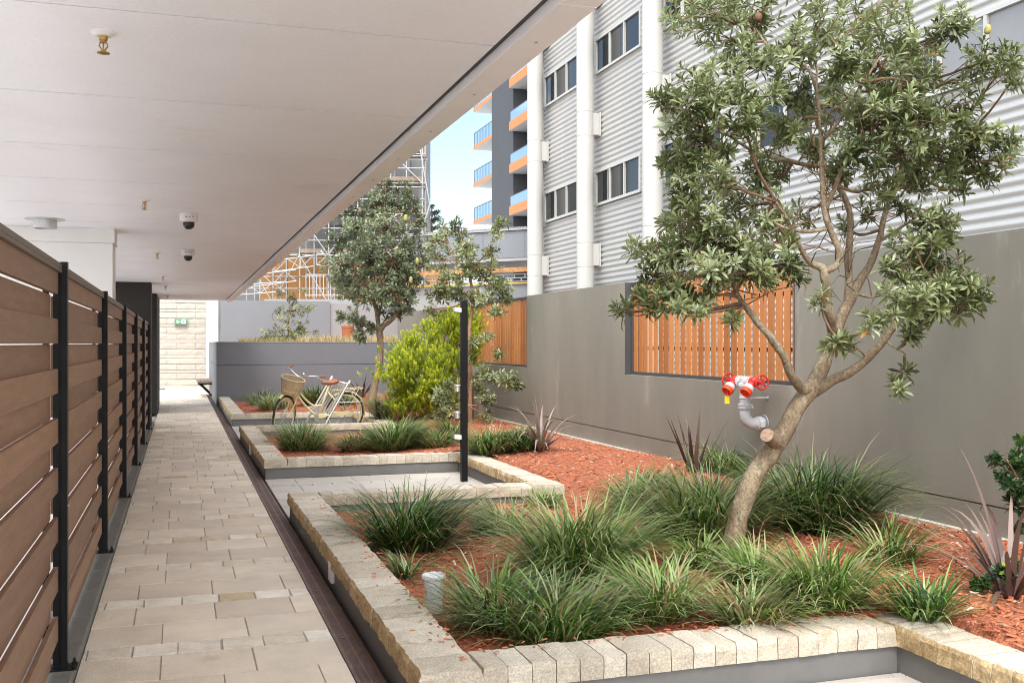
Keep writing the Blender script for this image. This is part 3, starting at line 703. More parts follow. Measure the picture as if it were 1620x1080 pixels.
# slatted metal frame leaning over the rear wheel
rk=thing('slatted_rack','silver slatted metal frame with white flap leaning over the rear of the cream bicycle','rack',(rear.x,rear.y,0)); rk.rotation_euler=(0,0,yaw)
LR=dict(parent=rk,local=True)
A0,A1=V((.01,.17,.80)),V((.44,.17,.10)); B0,B1=V((.16,-.18,.86)),V((.60,-.18,.16))
A1.z=.005; B1.z=.005; A1.x=.50; B1.x=.69
for p,q in ((A0,A1),(B0,B1)):
    b=MB(); b.tube(curve([p+V((-.02,0,-.012)),p,q],4),.017,10); b.build('rail',M['silver'],smooth=True,**LR)
b=MB(); b.tube([A0,B0],.017,10); b.build('top_bar',M['silver'],smooth=True,**LR)
b=MB(); b.tube([A0.lerp(A1,.62),B0.lerp(B1,.62)],.012,8); b.build('cross_bar',M['silver'],smooth=True,**LR)
for i in range(6):
    t=(i+1)/7; p=A0.lerp(B0,t); q=A0.lerp(A1,.62).lerp(B0.lerp(B1,.62),t); d=(q-p)
    b=MB(); b.obox((p+q)/2,d*.5,(B0-A0).normalized()*.017,d.cross(B0-A0).normalized()*.005); b.build('slat',M['silver'],**LR)
b=MB(); b.obox((.02,.02,.50),(.22,.03,.0),(-.05,.16,.01),(0,0,.006)); b.build('flap',M['whitep'],bevel=.004,**LR)
b=MB(); b.tube([A0.lerp(A1,.02),(-.16,.15,.5),(-.18,.15,.005)],.010,8); b.tube([B0.lerp(B1,.02),(-.1,-.2,.5),(-.12,-.2,.005)],.010,8); b.build('prop_leg',M['silver'],**LR)

# ------------------------------------------------------------------ corrugated building with columns
FX=9.0
mb=thing('metal_clad_building','large building clad in horizontal white corrugated metal above the right wall','building',(FX,10,0))
Y_0,Y_1=-2.0,24.76; Z_0,Z_1=0.0,12.2
PER=.121
def corr(b,y0,y1,z0,z1):
    n=8; k=0; prof=[]
    z=z0
    while z<z1-1e-6:
        prof.append((FX-.016*math.sin(2*PI*z/PER)-.005*math.sin(4*PI*z/PER+1),z)); z+=PER/n
    prof.append((FX-.013*math.sin(2*PI*z1/PER)-.004*math.sin(4*PI*z1/PER+1),z1))
    o=len(b.v)
    for x,z in prof: b.v.append((x,y0,z)); b.v.append((x,y1,z))
    for i in range(len(prof)-1): b.f.append([o+2*i+1,o+2*i,o+2*i+2,o+2*i+3]); b.a.append(.5); b.m.append(0)
rows=[(4.56,5.34),(7.53,8.33),(10.5,11.3)]
grp=[(24.66-3.385*i-2.36,24.66-3.385*i) for i in range(8)]
b=MB(); z=Z_0
for (w0,w1) in rows:
    corr(b,Y_0,Y_1,z,w0); y=Y_0
    for (g0,g1) in sorted(grp): corr(b,y,g0,w0,w1); y=g1
    corr(b,y,Y_1,w0,w1); z=w1
corr(b,Y_0,Y_1,z,Z_1)
b.build('cladding',M['clad'],mb,smooth=True)
b=MB(); b.box(FX-.03,FX+.05,Y_1,Y_1+.09,Z_0,Z_1)
for k in range(int((Z_1-Z_0)/PER)): b.box(FX-.033,FX-.03,Y_1+.03,Y_1+.06,Z_0+k*PER,Z_0+k*PER+.04)
b.build('corner_trim',M['wframe'],mb)
b=MB(); b.box(FX+.2,20,Y_0,Y_1-.02,-.05,Z_1-.02); b.box(FX-.06,FX+.3,Y_0,Y_1+.1,Z_1,Z_1+.15); b.build('wall_core',M['lead'],mb)
# vertical joint flashings of cladding sheets
for ri,(w0,w1) in enumerate(rows):
    for gi,(g0,g1) in enumerate(grp):
        if ri==2 and gi<2: continue
        b=MB(); f=.05; xo,xi=FX-.045,FX+.06
        b.box(xo,xi,g0,g1,w0,w0+f); b.box(xo,xi,g0,g1,w1-f,w1)
        n=3; st=(g1-g0-f)/n
        for k in range(n+1): b.box(xo+.003,xi,g0+k*st,g0+k*st+f,w0+f,w1-f)
        b.box(xo-.03,xo,g0-.02,g1+.02,w0-.02,w0)
        wn=b.build('window',M['wframe'],mb)
        for k in range(n):
            y0,y1=g0+k*st+f,g0+(k+1)*st
            b=MB(); b.box(FX+.0,FX+.02,y0,y1,w0+f,w1-f); b.build('pane',M['blind'] if (gi>=4 and k!=2) else M['glass'],wn)
            if (gi*3+k+ri)%3!=1:
                b=MB(); q=random.uniform(.15,.4); b.box(FX-.004,FX-.001,y0+.02+q*.3,y0+.02+q*.3+.015,w0+f,w1-f); b.build('sash',M['wframe'],wn)
for i,yc in enumerate((24.57,21.17,17.76)):
    b=MB(); c=(8.68,yc,-.05); pr=[(.2,0)]
    for z in (3.2,6.13,9.06):
        pr+=[(.2,z-.005),(.193,z),(.193,z+.012),(.2,z+.017),(.2,z+.533),(.193,z+.538),(.193,z+.55),(.2,z+.555)]
    pr+=[(.2,12.3)]; b.lathe(c,[(r,z) for r,z in pr],72)
    co=b.build('column',M['cream'],mb)
    for z in (3.2,6.13,9.06):
        b=MB(); b.box(8.72,FX-.02,yc-.15,yc+.15,z-.01,z+.48); b.build('bracket',M['cream'],co,bevel=.01)
    for z in (3.2,6.13,9.06):
        b=MB(); b.box(FX-.05,FX-.018,yc-.2,yc+.2,z-.03,z+.5); b.build('bracket_plate',M['cream'],co)

# ------------------------------------------------------------------ low grey building behind the far wall
L0=P(640,543,29.9); L1=P(900,543,27.3); du=(L1-L0); du.z=0; ln=du.length; du.normalize(); dn=V((-du.y,du.x,0))
lb=thing('low_grey_building','low grey building with corrugated roof edge and rusty mesh gap behind the far timber screen','building',(L0.x,L0.y,0))
mid=(L0+L1)/2; mid.z=0
def lbox(b,s0,s1,n0,n1,z0,z1):
    c=L0+du*(s0+s1)/2+dn*(n0+n1)/2; c.z=(z0+z1)/2
    b.obox(c,du*(s1-s0)/2,dn*(n1-n0)/2,V((0,0,(z1-z0)/2)))
b=MB(); st=ln/4
for i in range(4): lbox(b,i*st+.006,(i+1)*st-.006,0,.3,3.83,4.57)
b.build('fascia_panel',M['bluegrey2'],lb)
b=MB(); lbox(b,0,ln,.02,4,3.74,3.83); lbox(b,-.0,ln,.05,.29,3.83,4.56); b.build('soffit_edge',M['lead'],lb)
b=MB(); lbox(b,-.1,ln+.1,-.06,6,4.58,4.64)
for i in range(int(ln/.09)): lbox(b,i*.09,i*.09+.045,-.08,5.9,4.641,4.665)
b.build('roof',M['lead'],lb)
b=MB(); lbox(b,0,ln,.25,.4,-.05,3.1); b.build('wall',M['palegrey'],lb)
b=MB(); lbox(b,2.4,ln,.12,.24,1.9,3.12); b.build('dark_wall',M['bluegrey2'],lb)
b=MB()
for z in (3.16,3.26,3.36): lbox(b,0,ln,.1,.13,z,z+.025)
i=0
for z in (3.16,3.26):
    s=.1+(.12 if i else 0); i+=1
    while s<ln: lbox(b,s,s+.03,.1,.13,z+.025,z+.1); s+=.34
b.build('block_screen',M['palegrey'],lb)
b=MB(); lbox(b,0,ln,.04,.16,3.43,3.56); b.build('rusty_beam',mat('rusty_steel',(.36,.19,.08),.85,.45,14),lb)
b=MB(); lbox(b,0,ln,.05,.09,3.10,3.14); b.build('yellow_rail',mat('faded_yellow',(.42,.30,.06),.7),lb)

# ------------------------------------------------------------------ scaffolding with hoarding and building behind
SD=38.0
def SPx(u): return P(u,543,SD)
o=P(350,543,SD); sx=V((CT,-ST,0)); sy=V((ST,CT,0))
def Sc(s,n,z): q=o+sx*s+sy*n; q.z=z; return q
ppm=FOC/SD
us=lambda u:(u-350)/ppm
vz=lambda v,n=0: EYE+(543-v)/FOC*(SD+n)
cb=thing('building_under_construction','pale building shell behind scaffolding and dusty netting','building',Sc(6,3,0))
b=MB()
def sbox(b,s0,s1,n0,n1,z0,z1):
    b.obox(Sc((s0+s1)/2,(n0+n1)/2,(z0+z1)/2),sx*(s1-s0)/2,sy*(n1-n0)/2,V((0,0,(z1-z0)/2)))
sbox(b,-4,7.2,2.2,8,-.05,11); b.build('shell',M['shell'],cb)
for (s0,s1,z0,z1) in [(1.2,2.2,6.0,7.4),(3.2,4.3,6.2,7.6),(5.3,6.2,6.2,7.6),(5.0,6.2,3.6,4.9)]:
    b=MB(); sbox(b,s0,s1,2.15,2.19,z0,z1); b.build('window_opening',M['lead'],cb)
b=MB(); s0=us(395)
for i in range(7): sbox(b,s0+i*1.05+.01,s0+(i+1)*1.05-.01,1.62,1.66,vz(478),vz(400)+.05)
tag(b.build('plywood_hoarding',M['ply'],org=Sc(s0+3,1.64,3)),'orange brown plywood hoarding at the base of the scaffolding','hoarding')
b=MB(); 
for (s0,s1,z0,z1) in [(us(560),us(600),6.0,7.3),(us(596),us(640),7.9,9.1),(us(500),us(560),6.1,7.2),(us(600),us(664),5.9,7.0)]:
    n=8
    for i in range(n):
        a=s0+(s1-s0)*i/n; c=s0+(s1-s0)*(i+1)/n
        b.obox(Sc((a+c)/2,1.9+.04*math.sin(i*1.7),(z0+z1)/2),sx*(c-a)/2+sy*.03*math.cos(i*1.7),sy*.006,V((0,0,(z1-z0)/2)))
tag(b.build('netting',M['net'],org=Sc(us(580),1.9,6)),'grey debris netting hung behind the scaffold tubes','netting')
sc=thing('scaffolding','tall steel tube scaffolding with plank decks beside the blue sky','scaffolding',Sc(5,0,2.6))
T=lambda name,p,q,r=.024,mm='scaf': (lambda b:(b.tube([p,q],r,6),b.build(name,M[mm],sc)))(MB())
lifts=[vz(478),vz(392),vz(330),vz(290),vz(245)]
lifts=[2.95,4.75,6.3,7.45,8.55]
xs=[us(u) for u in (390,432,474,520,566,618,668)]
tops=[4.3,5.2,6.6,8.0,9.0,10.0,9.4]
for i,s in enumerate(xs):
    for n in (0,1.2):
        T('standard',Sc(s,n,2.6),Sc(s,n,tops[i]+(.0 if n==0 else .1)),.026)
for li,z in enumerate(lifts):
    for i in range(len(xs)-1):
        if tops[i+1]<z: continue
        for n in (0,1.2):
            T('ledger',Sc(xs[i]-.1,n+.04,z),Sc(xs[i+1]+.1,n+.04,z),.022)
        T('guard_rail',Sc(xs[i]-.1,-.04,z+.55),Sc(xs[i+1]+.1,-.04,z+.55),.02)
        if li>=1:
            b=MB()
            for k in range(4): sbox(b,xs[i]-.05,xs[i+1]+.05,.08+k*.27,.08+k*.27+.23,z+.03,z+.09)
            b.build('deck',M['plank'],sc)
    for i,s in enumerate(xs):
        if tops[i]>=z: T('transom',Sc(s+.03,-.15,z-.04),Sc(s+.03,1.4,z-.04),.022)
for i,(z0,z1) in enumerate([(4.75,6.3),(6.3,7.45),(7.45,8.55)]):
    T('brace',Sc(xs[5]+.05,-.06,z1),Sc(xs[6],-.06,z0),.02); T('brace',Sc(xs[4],1.26,z0),Sc(xs[5],1.26,z1),.02)
T('brace',Sc(us(664),-.3,8.9),Sc(us(681),-.3,6.6),.022,'lead'); T('brace',Sc(us(681),-.3,6.6),Sc(us(652),-.4,4.4),.03)
T('brace',Sc(us(508),-.1,4.9),Sc(us(548),-.1,3.9),.03)
for i,s in enumerate(xs[:-1]):
    m_=(s+xs[i+1])/2; T('standard',Sc(m_,.0,2.6),Sc(m_,.0,min(tops[i],tops[i+1])),.022)
    for z0,z1 in ((2.95,4.75),(4.75,6.3)):
        if tops[i]>=z1-.5: T('brace',Sc(s,-.07,z0 if i%2 else z1),Sc(xs[i+1],-.07,z1 if i%2 else z0),.02)
    for z in lifts:
        if tops[i]>z+.9: T('guard_rail',Sc(s-.1,-.04,z+1.0),Sc(xs[i+1]+.1,-.04,z+1.0),.02)
        if tops[i]>z+.9 and z>4:
            b=MB(); sbox(b,s,xs[i+1],-.02,.01,z+.09,z+.24); b.build('toe_board',M['plank'],sc)
# lattice girders at the foot
def lattice(s0,s1,n0,n1,z0,z1,h):
    b=MB(); p0,p1=Sc(s0,n0,z0),Sc(s1,n1,z1); up=V((0,0,h)); b.tube([p0,p1],.024,6); b.tube([p0+up,p1+up],.024,6); k=max(3,int((p1-p0).length/.4))
    for i in range(k):
        a=p0.lerp(p1,i/k); c=p0.lerp(p1,(i+1)/k)
        b.tube([a+up*(i%2),c+up*((i+1)%2)],.016,5)
        if i%2==0: b.tube([a,a+up],.016,5)
    b.build('lattice_girder',M['scaf'],sc)
lattice(us(372),us(474),-1.2,-.6,vz(462),vz(446),.42); lattice(us(440),us(500),-.5,-.5,4.1,4.3,.40); lattice(us(505),us(560),-.5,-.4,4.35,4.2,.42); lattice(us(352),us(460),-1.6,-1.0,vz(473),vz(463),.35)
b=MB(); sbox(b,us(340),us(366),-3.5,-3.3,2.3,2.95); tag(b.build('brick_pier',M['brick'],org=Sc(us(350),-3.4,2.3)),'bit of red brick wall showing just under the ceiling end','wall')
# ledge and railing on the rear wall
rl=thing('railing','pale steel baluster railing on the ledge in front of plywood hoarding','railing',P(505,470,33.5))
b=MB(); rA=P(420,474,33.5); rB=P(560,474,33.5)
b.obox((rA+rB)/2-V((0,0,.08)),(rB-rA)/2,sy*.2,V((0,0,.09))); b.build('ledge',M['palegrey'],rl)
b=MB(); qA=P(484,470,33.5); qB=P(562,470,33.5); hgt=.74
b.tube([qA+V((0,0,hgt)),qB+V((0,0,hgt))],.022,6); b.tube([qA+V((0,0,.06)),qB+V((0,0,.06))],.016,6)
for i in range(15): p=qA.lerp(qB,i/14); b.tube([p,p+V((0,0,hgt))],.0135,6)
b.build('balusters',M['railw'],rl)

# ------------------------------------------------------------------ apartment tower in the distance
AX=23.7
ab=thing('apartment_tower','distant apartment tower with orange edged balconies and dark grey panel','building',(AX,70,0))
def Yof(u,X): return (FOC*X/(CT*(u-284))-X*ST)/CT
AF=22.2
y_s0,y_s1=Yof(812,AF),Yof(778,AF)
b=MB(); b.box(AF,AX+8,y_s0,y_s1,-.05,30); b.build('dark_panel',M['charcoal'],ab)
b=MB(); b.box(AX,AX+8,y_s1,y_s1+4.6,-.05,30); b.build('white_wall',M['whitep'],ab)
b=MB(); b.box(AX,AX+8,y_s0-11,y_s0,-.05,30); b.build('recess_wall',M['charcoal'],ab)
fz=[7.9,10.9,13.85,16.82,19.8,22.8,25.8]
for z in fz:
    b=MB(); b.box(AF+.02,AX,y_s1,y_s1+5.0,z,z+.28); bo=b.build('balcony',M['whitep'],ab)
    b=MB(); b.box(AF-.0,AF+.02,y_s1+.01,y_s1+5.02,z,z+.28); b.box(AF,AX,y_s1+5.0,y_s1+5.02,z,z+.28); b.build('edge_band',M['orange'],bo)
    b=MB(); b.box(AF+.05,AF+.08,y_s1+.02,y_s1+4.95,z+.3,z+1.25); b.build('glass_panel',M['balglass'],bo)
    b=MB(); b.box(AF+.04,AF+.09,y_s1+.02,y_s1+4.97,z+1.25,z+1.3)
    for k in range(7): yy=y_s1+.05+k*.8; b.box(AF+.03,AF+.05,yy,yy+.05,z+.28,z+1.25)
    b.box(AF+.05,AX,y_s1+4.93,y_s1+4.97,z+1.25,z+1.3)
    for k in range(3): b.box(AF+.1+k*.55,AF+.14+k*.55,y_s1+4.93,y_s1+4.97,z+.28,z+1.25)
    b.build('handrail',M['charcoal'],bo)
    zz=z-.55
    b=MB(); b.box(AF-.28,AX,y_s0-9,y_s0-.01,zz+.02,zz+.62); bo=b.build('balcony',M['whitep'],ab)
    b=MB(); b.box(AF-.3,AF-.28,y_s0-9.02,y_s0+.01,zz+.02,zz+.64); b.box(AF-.28,AF+.0,y_s0,y_s0+.01,zz+.02,zz+.64); b.build('edge_band',M['orange'],bo)
    b=MB(); b.box(AF-.2,AF-.17,y_s0-9,y_s0,zz+.66,zz+1.35); b.build('glass_panel',M['balglass'],bo)
    b=MB(); b.box(AF-.21,AF-.16,y_s0-9,y_s0,zz+1.35,zz+1.4); b.build('handrail',M['charcoal'],bo)
    b=MB()
    for k in range(4): b.box(AX-.04,AX,y_s0-2.2*k-2.15,y_s0-2.2*k-.1,z+.25,z+2.2)
    wn=b.build('window',M['charcoal'],ab)
    b=MB()
    for k in range(4):
        for j in range(2): b.box(AX-.06,AX-.04,y_s0-2.2*k-2.08+j*1.0,y_s0-2.2*k-1.2+j*1.0,z+.3,z+1.1); b.box(AX-.06,AX-.04,y_s0-2.2*k-2.08+j*1.0,y_s0-2.2*k-1.2+j*1.0,z+1.2,z+2.1)
    b.build('pane',M['glass'],wn)
# ------------------------------------------------------------------ plants
UP=V((0,0,1))
def rv(r,s=1): return V((r.gauss(0,s),r.gauss(0,s),r.gauss(0,s)))
def blade(b,r,base,az,L,w,lean,droop,tone,seg=5,fold=.0):
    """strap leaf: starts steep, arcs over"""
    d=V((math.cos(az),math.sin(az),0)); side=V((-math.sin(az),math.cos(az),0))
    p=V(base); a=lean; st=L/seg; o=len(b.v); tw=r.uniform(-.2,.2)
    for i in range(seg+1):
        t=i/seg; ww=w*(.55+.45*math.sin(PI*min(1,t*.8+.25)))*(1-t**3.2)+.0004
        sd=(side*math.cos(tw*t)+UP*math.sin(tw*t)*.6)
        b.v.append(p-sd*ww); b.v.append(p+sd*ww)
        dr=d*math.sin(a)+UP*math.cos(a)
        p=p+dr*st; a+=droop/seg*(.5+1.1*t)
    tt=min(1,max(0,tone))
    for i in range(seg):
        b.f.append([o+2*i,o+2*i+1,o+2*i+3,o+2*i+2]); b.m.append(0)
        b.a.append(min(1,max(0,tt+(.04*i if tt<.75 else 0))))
def clump(label,u,v,R,H,n,tone=.35,dry=.08,silver=.15,seed=0,w=.0042,sweep=None):
    r=random.Random(seed*17+5); c=GM(u,v); b=MB()
    for i in range(n):
        q=math.sqrt(r.random()); an=r.uniform(0,2*PI)
        base=c+V((math.cos(an)*q*R*.5,math.sin(an)*q*R*.5,0)); base.z=mulch_z(base.x,base.y)-.015
        az=an+r.gauss(0,.55)
        if sweep is not None and r.random()<.30: az=sweep+r.gauss(0,.5)
        L=(H*.80+R*.40)*(.40+.70*r.random()**.8); lean=.12+.95*q*r.uniform(.45,1.15); droop=r.uniform(1.0,2.6)*max(.35,1.2-.65*lean); L*=(1+.25*q)
        x=r.random()
        if x<dry+.05: t=r.uniform(.86,1)
        elif x<dry+.05+silver: t=r.uniform(.68,.84)
        else: t=r.gauss(tone,.17); t=min(t,.7)
        blade(b,r,base,az,L,w*r.uniform(.7,1.2),lean,droop,t)
    for i in range(int(n*.09)):     # dead skirt at the base
        an=r.uniform(0,2*PI); base=c+V((math.cos(an)*R*.25,math.sin(an)*R*.25,.0))
        blade(b,r,base,an+r.gauss(0,.3),R*r.uniform(.5,1.0),w*.8,r.uniform(1.1,1.4),r.uniform(.1,.4),r.uniform(.88,1))
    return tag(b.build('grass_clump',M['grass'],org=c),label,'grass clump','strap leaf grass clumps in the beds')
CL=[
('large dark upright grass clump at the back left corner of the nearest bed',645,868,.40,.50,620,.22,.07,.12,None),
('partly dried yellowish grass clump in front of the back wall of the nearest bed',792,842,.27,.30,320,.38,.34,.2,None),
('big bright green grass clump in the middle of the nearest bed, left of the tree',915,905,.46,.50,760,.45,.05,.25,None),
('thin dark grass tuft behind the vent pipe against the left coping',640,912,.13,.22,90,.3,.15,.2,2.2),
('upright green grass clump right beside the white vent pipe',782,990,.25,.40,360,.36,.07,.12,0.15),
('low sprawling silvery grass clump along the front coping, right of the vent pipe',882,1008,.40,.28,440,.34,.08,.32,0.2),
('bright upright grass clump with brown base, between front coping and leaning tree',1045,975,.27,.33,340,.50,.16,.12,None),
('small bright tuft of grass just left of the leaning trunk base',1104,893,.17,.22,170,.52,.06,.15,None),
('dark grass clump by the open orange mulch, leftmost of those behind the big bright clump',1012,795,.34,.34,380,.30,.06,.22,None),
('wide silvery drooping grass clump directly behind and left of the leaning trunk',1110,845,.52,.48,760,.30,.06,.40,PI*1.05),
('biggest dark grass clump, tall and spiky behind and right of the leaning trunk',1285,835,.58,.58,980,.20,.07,.12,None),
('grass clump hugging the right foot of the leaning trunk',1192,918,.21,.26,230,.42,.07,.15,None),
('bright round grass clump with dried tips, right of the trunk near the front coping',1300,955,.31,.36,440,.48,.12,.14,None),
('low half dried grass clump touching the front coping below the leaning tree',1190,985,.26,.22,300,.40,.38,.22,None),
('small isolated dark grass tuft just behind the corner of the front coping',1462,972,.20,.24,150,.30,.02,.12,None),
('sparse thin grass tuft at the right edge of the biggest dark clump',1408,885,.22,.34,120,.42,.08,.15,None),
('grass clump in front of the dark purple flax near the wall',1150,755,.32,.40,420,.33,.07,.22,None),
('tiny low grass tuft in mulch between the bright clump and the trunk',985,985,.18,.15,110,.42,.16,.25,None),
('thin sprawling grass tuft at the back right corner of the nearest bed',862,800,.20,.18,130,.5,.22,.25,None),
('silvery grass clump at the left end of the middle bed',478,712,.42,.45,560,.36,.12,.35,None),
('dried greyish grass clump in the middle of the middle bed',565,712,.34,.28,330,.38,.32,.35,None),
('dark green grass clump right of the dried one in the middle bed',622,708,.44,.42,560,.26,.06,.16,None),
('grass clump at the right end of the middle bed, left of the black post',690,706,.30,.26,260,.40,.18,.2,None),
('wide grass clump between the black post and the bronze flax',775,716,.38,.34,430,.40,.10,.25,None),
('dark grass clump tucked right behind the bronze flax',822,712,.30,.34,300,.28,.06,.15,None),
('dark leafy grass clump immediately left of the black post foot',716,696,.26,.36,240,.28,.05,.10,None),
('dark grass clump against the raised planter, leftmost in the far bed',412,640,.42,.42,320,.20,.04,.2,None),
('silvery grass clump seen just left of the bicycle basket and wheel',432,648,.44,.38,360,.40,.14,.45,None),
('grass clump seen through the bicycle frame behind the handlebar',498,640,.46,.46,340,.24,.06,.15,None),
('low grass clump behind the rear wheel of the bicycle',542,640,.34,.34,220,.30,.10,.2,None),
('grass clump at the foot of the dense rounded tree beside the bollard',618,660,.46,.48,420,.36,.12,.25,None),
('grass clump between the small bollard and the yellow green shrub',642,676,.34,.36,240,.36,.14,.2,None),
]
for i,c in enumerate(CL):
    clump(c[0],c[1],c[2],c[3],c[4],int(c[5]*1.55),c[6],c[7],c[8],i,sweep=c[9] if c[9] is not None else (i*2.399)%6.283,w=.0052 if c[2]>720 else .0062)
def flax(label,u,v,mt,n,L,w,seed,spread=.6,droop=(.2,1.8)):
    r=random.Random(seed); c=GM(u,v); b=MB()
    for i in range(n):
        az=r.uniform(0,2*PI); t=min(1,max(0,r.gauss(.5,.25)))
        blade(b,r,c+V((math.cos(az)*.04,math.sin(az)*.04,-.02)),az,L*r.uniform(.55,1.1),w*r.uniform(.7,1.2),r.uniform(.05,spread),r.uniform(*droop),t,8)
    return tag(b.build('flax_plant',M[mt],org=c),label,'flax plant','sword leaved flax plants')
flax('large bronze grey flax with arching straps by the wall beyond the open mulch',855,712,'flaxb',40,.75,.016,3,.9,(.6,2.4))
flax('dark purple flax with a few stiff upright blades below the red hydrant',1098,748,'flaxd',13,.62,.018,8,.6,(.0,.5))
flax('big bronze pink flax with arching blades at the right edge of the picture',1598,944,'flaxb',38,.85,.013,12,.95,(.7,2.2))
flax('small dark red flax behind the bicycle against the raised planter',572,628,'flaxd',26,.62,.018,5,.8,(.2,1.4))

# ---- leaf litter
b=MB(); r=random.Random(41)
for i in range(900):
    y=1.8+14*r.random()**1.5; x=r.uniform(1.15,5.0)
    if inbay(x,y) or (x<3.3 and inbay(x-.2,y)): continue
    z=mulch_z(x,y)+.012; an=r.uniform(0,6.28); L=r.uniform(.03,.075); d=V((math.cos(an),math.sin(an),r.uniform(-.2,.3))); s=V((-math.sin(an),math.cos(an),r.uniform(-.3,.3)))*L*.16; c=V((x,y,z)); o=len(b.v)
    b.v.extend([c,c+d*L*.5-s,c+d*L*.5+V((0,0,.008)),c+d*L*.5+s,c+d*L]); t=min(1,max(0,r.gauss(.5,.3)))
    for f in ((0,1,2),(0,2,3),(1,4,2),(2,4,3)): b.f.append([o+k for k in f]); b.a.append(t); b.m.append(0)
tag(b.build('leaf_litter',leafmat('dead_leaf',[(0,(.10,.055,.03)),(.5,(.27,.19,.12)),(1,(.50,.42,.32))],.1,.7)),'scattered dry fallen leaves lying on the mulch','leaf litter',kind='stuff')

# ---- leafy plants
def leaf(b,p,d,nrm,L,w,t,curl=.15):
    s=d.cross(nrm).normalized(); nn=s.cross(d).normalized()
    o=len(b.v); cup=w*.35
    b.v.extend([p, p+d*L*.35-s*w*.75+nn*cup, p+d*L*.35, p+d*L*.35+s*w*.75+nn*cup,
                p+d*L*.75-s*w+nn*(cup-curl*L*.3), p+d*L*.75-nn*curl*L*.3, p+d*L*.75+s*w+nn*(cup-curl*L*.3), p+d*L-nn*curl*L])
    for f in ((0,2,1),(0,3,2),(1,2,5,4),(2,3,6,5),(4,5,7),(5,6,7)):
        b.f.append([o+k for k in f]); b.a.append(t); b.m.append(0)
def leaf_s(b,p,d,nrm,L,w,t):
    s=d.cross(nrm).normalized(); o=len(b.v)
    b.v.extend([p,p+d*L*.55-s*w,p+d*L-nrm*L*.1,p+d*L*.55+s*w]); b.f.append([o,o+1,o+2,o+3]); b.a.append(t); b.m.append(0)
def rosette(b,r,tip,ax,n,L,w,t0,simple=False,spread=(.5,1.75),back=.6):
    ax=ax.normalized(); x=ax.orthogonal().normalized(); y=ax.cross(x); ph=r.random()*6
    for i in range(n):
        q=i/n; an=ph+i*2.4; rad=x*math.cos(an)+y*math.sin(an)
        el=spread[0]+(spread[1]-spread[0])*q+r.gauss(0,.15)
        d=(ax*math.cos(el)+rad*math.sin(el)).normalized(); nr=(ax*math.sin(el)-rad*math.cos(el)).normalized()
        p=tip-ax*L*back*q
        t=min(1,max(0,t0+r.gauss(0,.10)))
        if r.random()<.05: t=r.uniform(.82,.99)
        l=L*r.uniform(.7,1.1)*(.7+.4*q if q<.7 else 1)
        if simple: leaf_s(b,p,d,nr,l,w,t)
        else: leaf(b,p,d,nr,l,w*r.uniform(.8,1.15),t,r.uniform(-.05,.3))
def smooth(pts,rad,n=5):
    pts=[V(p) for p in pts]; out=[]; ro=[]
    for i in range(len(pts)-1):
        p0,p1,p2,p3=pts[max(i-1,0)],pts[i],pts[i+1],pts[min(i+2,len(pts)-1)]
        for k in range(n):
            t=k/n; out.append(.5*((2*p1)+(p2-p0)*t+(2*p0-5*p1+4*p2-p3)*t*t+(3*p1-p0-3*p2+p3)*t**3)); ro.append(rad[i]*(1-t)+rad[i+1]*t)
    out.append(pts[-1]); ro.append(rad[-1]); return out,ro
def limbs(b,d0,branches,nseg=9,wob=.004):
    sk=[]
    for br in branches:
        pts=[P(u,v,d0+dd) for (u,v,dd,r) in br]; p,r=smooth(pts,[q[3] for q in br])
        for i in range(len(p)):
            q=p[i]*9; p[i]=p[i]+V((noise.noise(q),noise.noise(q+V((5,1,2))),0))*wob*2
            r[i]*=1+.13*noise.noise(p[i]*14)
        b.tube(p,[x*.72 for x in r],nseg)
        sk.extend((a,c) for a,c in zip(p,r))
    return sk
def crown(tw,lf,sk,clusters,d0,seed,L,w,nleaf,tone,simple=False,zmul=1.0,twr=.0035,stem=True,maxr=.03,toneamp=.16):
    r=random.Random(seed); ppm=FOC/d0
    cand=[s for s in sk if s[1]<maxr]
    for (u,v,rx,ry,n,dd) in clusters:
        c=P(u,v,d0+dd+r.gauss(0,.05)); R=V((rx/ppm,(rx+ry)*.5/ppm*zmul,ry/ppm))*1.2
        best=min(cand,key=lambda s:(s[0]-c).length+max(0,s[0].z-c.z)*.8)
        a=best[0]; ca=c
        mid=a.lerp(ca,.5)+UP*(-.06*(ca-a).length)+rv(r,.02)
        st,sr=smooth([a,mid,ca],[min(best[1],twr*3.2),twr*2.2,twr*1.3],4)
        if stem: tw.tube(st,sr,6)
        tj=r.gauss(0,toneamp)
        for i in range(n):
            q=V((r.gauss(0,1),r.gauss(0,1),r.gauss(0,1))); q.normalize(); q*=r.random()**.45
            e=c+V((q.x*R.x*CT+q.y*R.y*ST, -q.x*R.x*ST+q.y*R.y*CT, q.z*R.z))
            k=r.randrange(len(st)//2,len(st)); s0=st[k]
            ax=(e-s0).normalized()*.75+UP*.55+rv(r,.22)
            m=s0.lerp(e,.55)-ax.normalized()*.02+rv(r,.012)
            tw.tube([s0,m,e],[twr,twr*.75,twr*.5],4,cap=False)
            rosette(lf,r,e,ax,r.randint(nleaf-3,nleaf+3),L*r.uniform(.8,1.15),w,min(.8,max(.02,tone+tj+r.gauss(0,.10))),simple)
            if r.random()<.5:
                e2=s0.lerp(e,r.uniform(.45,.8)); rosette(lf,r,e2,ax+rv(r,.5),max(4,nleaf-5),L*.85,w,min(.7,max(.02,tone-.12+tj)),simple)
def spike(root,p,ax,L,R,mt='cone'):
    b=MB(); b.lathe(p,[(R*.5,0),(R,.15*L),(R*1.05,.5*L),(R*.95,.85*L),(R*.4,L)],12,ax); b.build('flower_spike',M[mt],root,smooth=True)

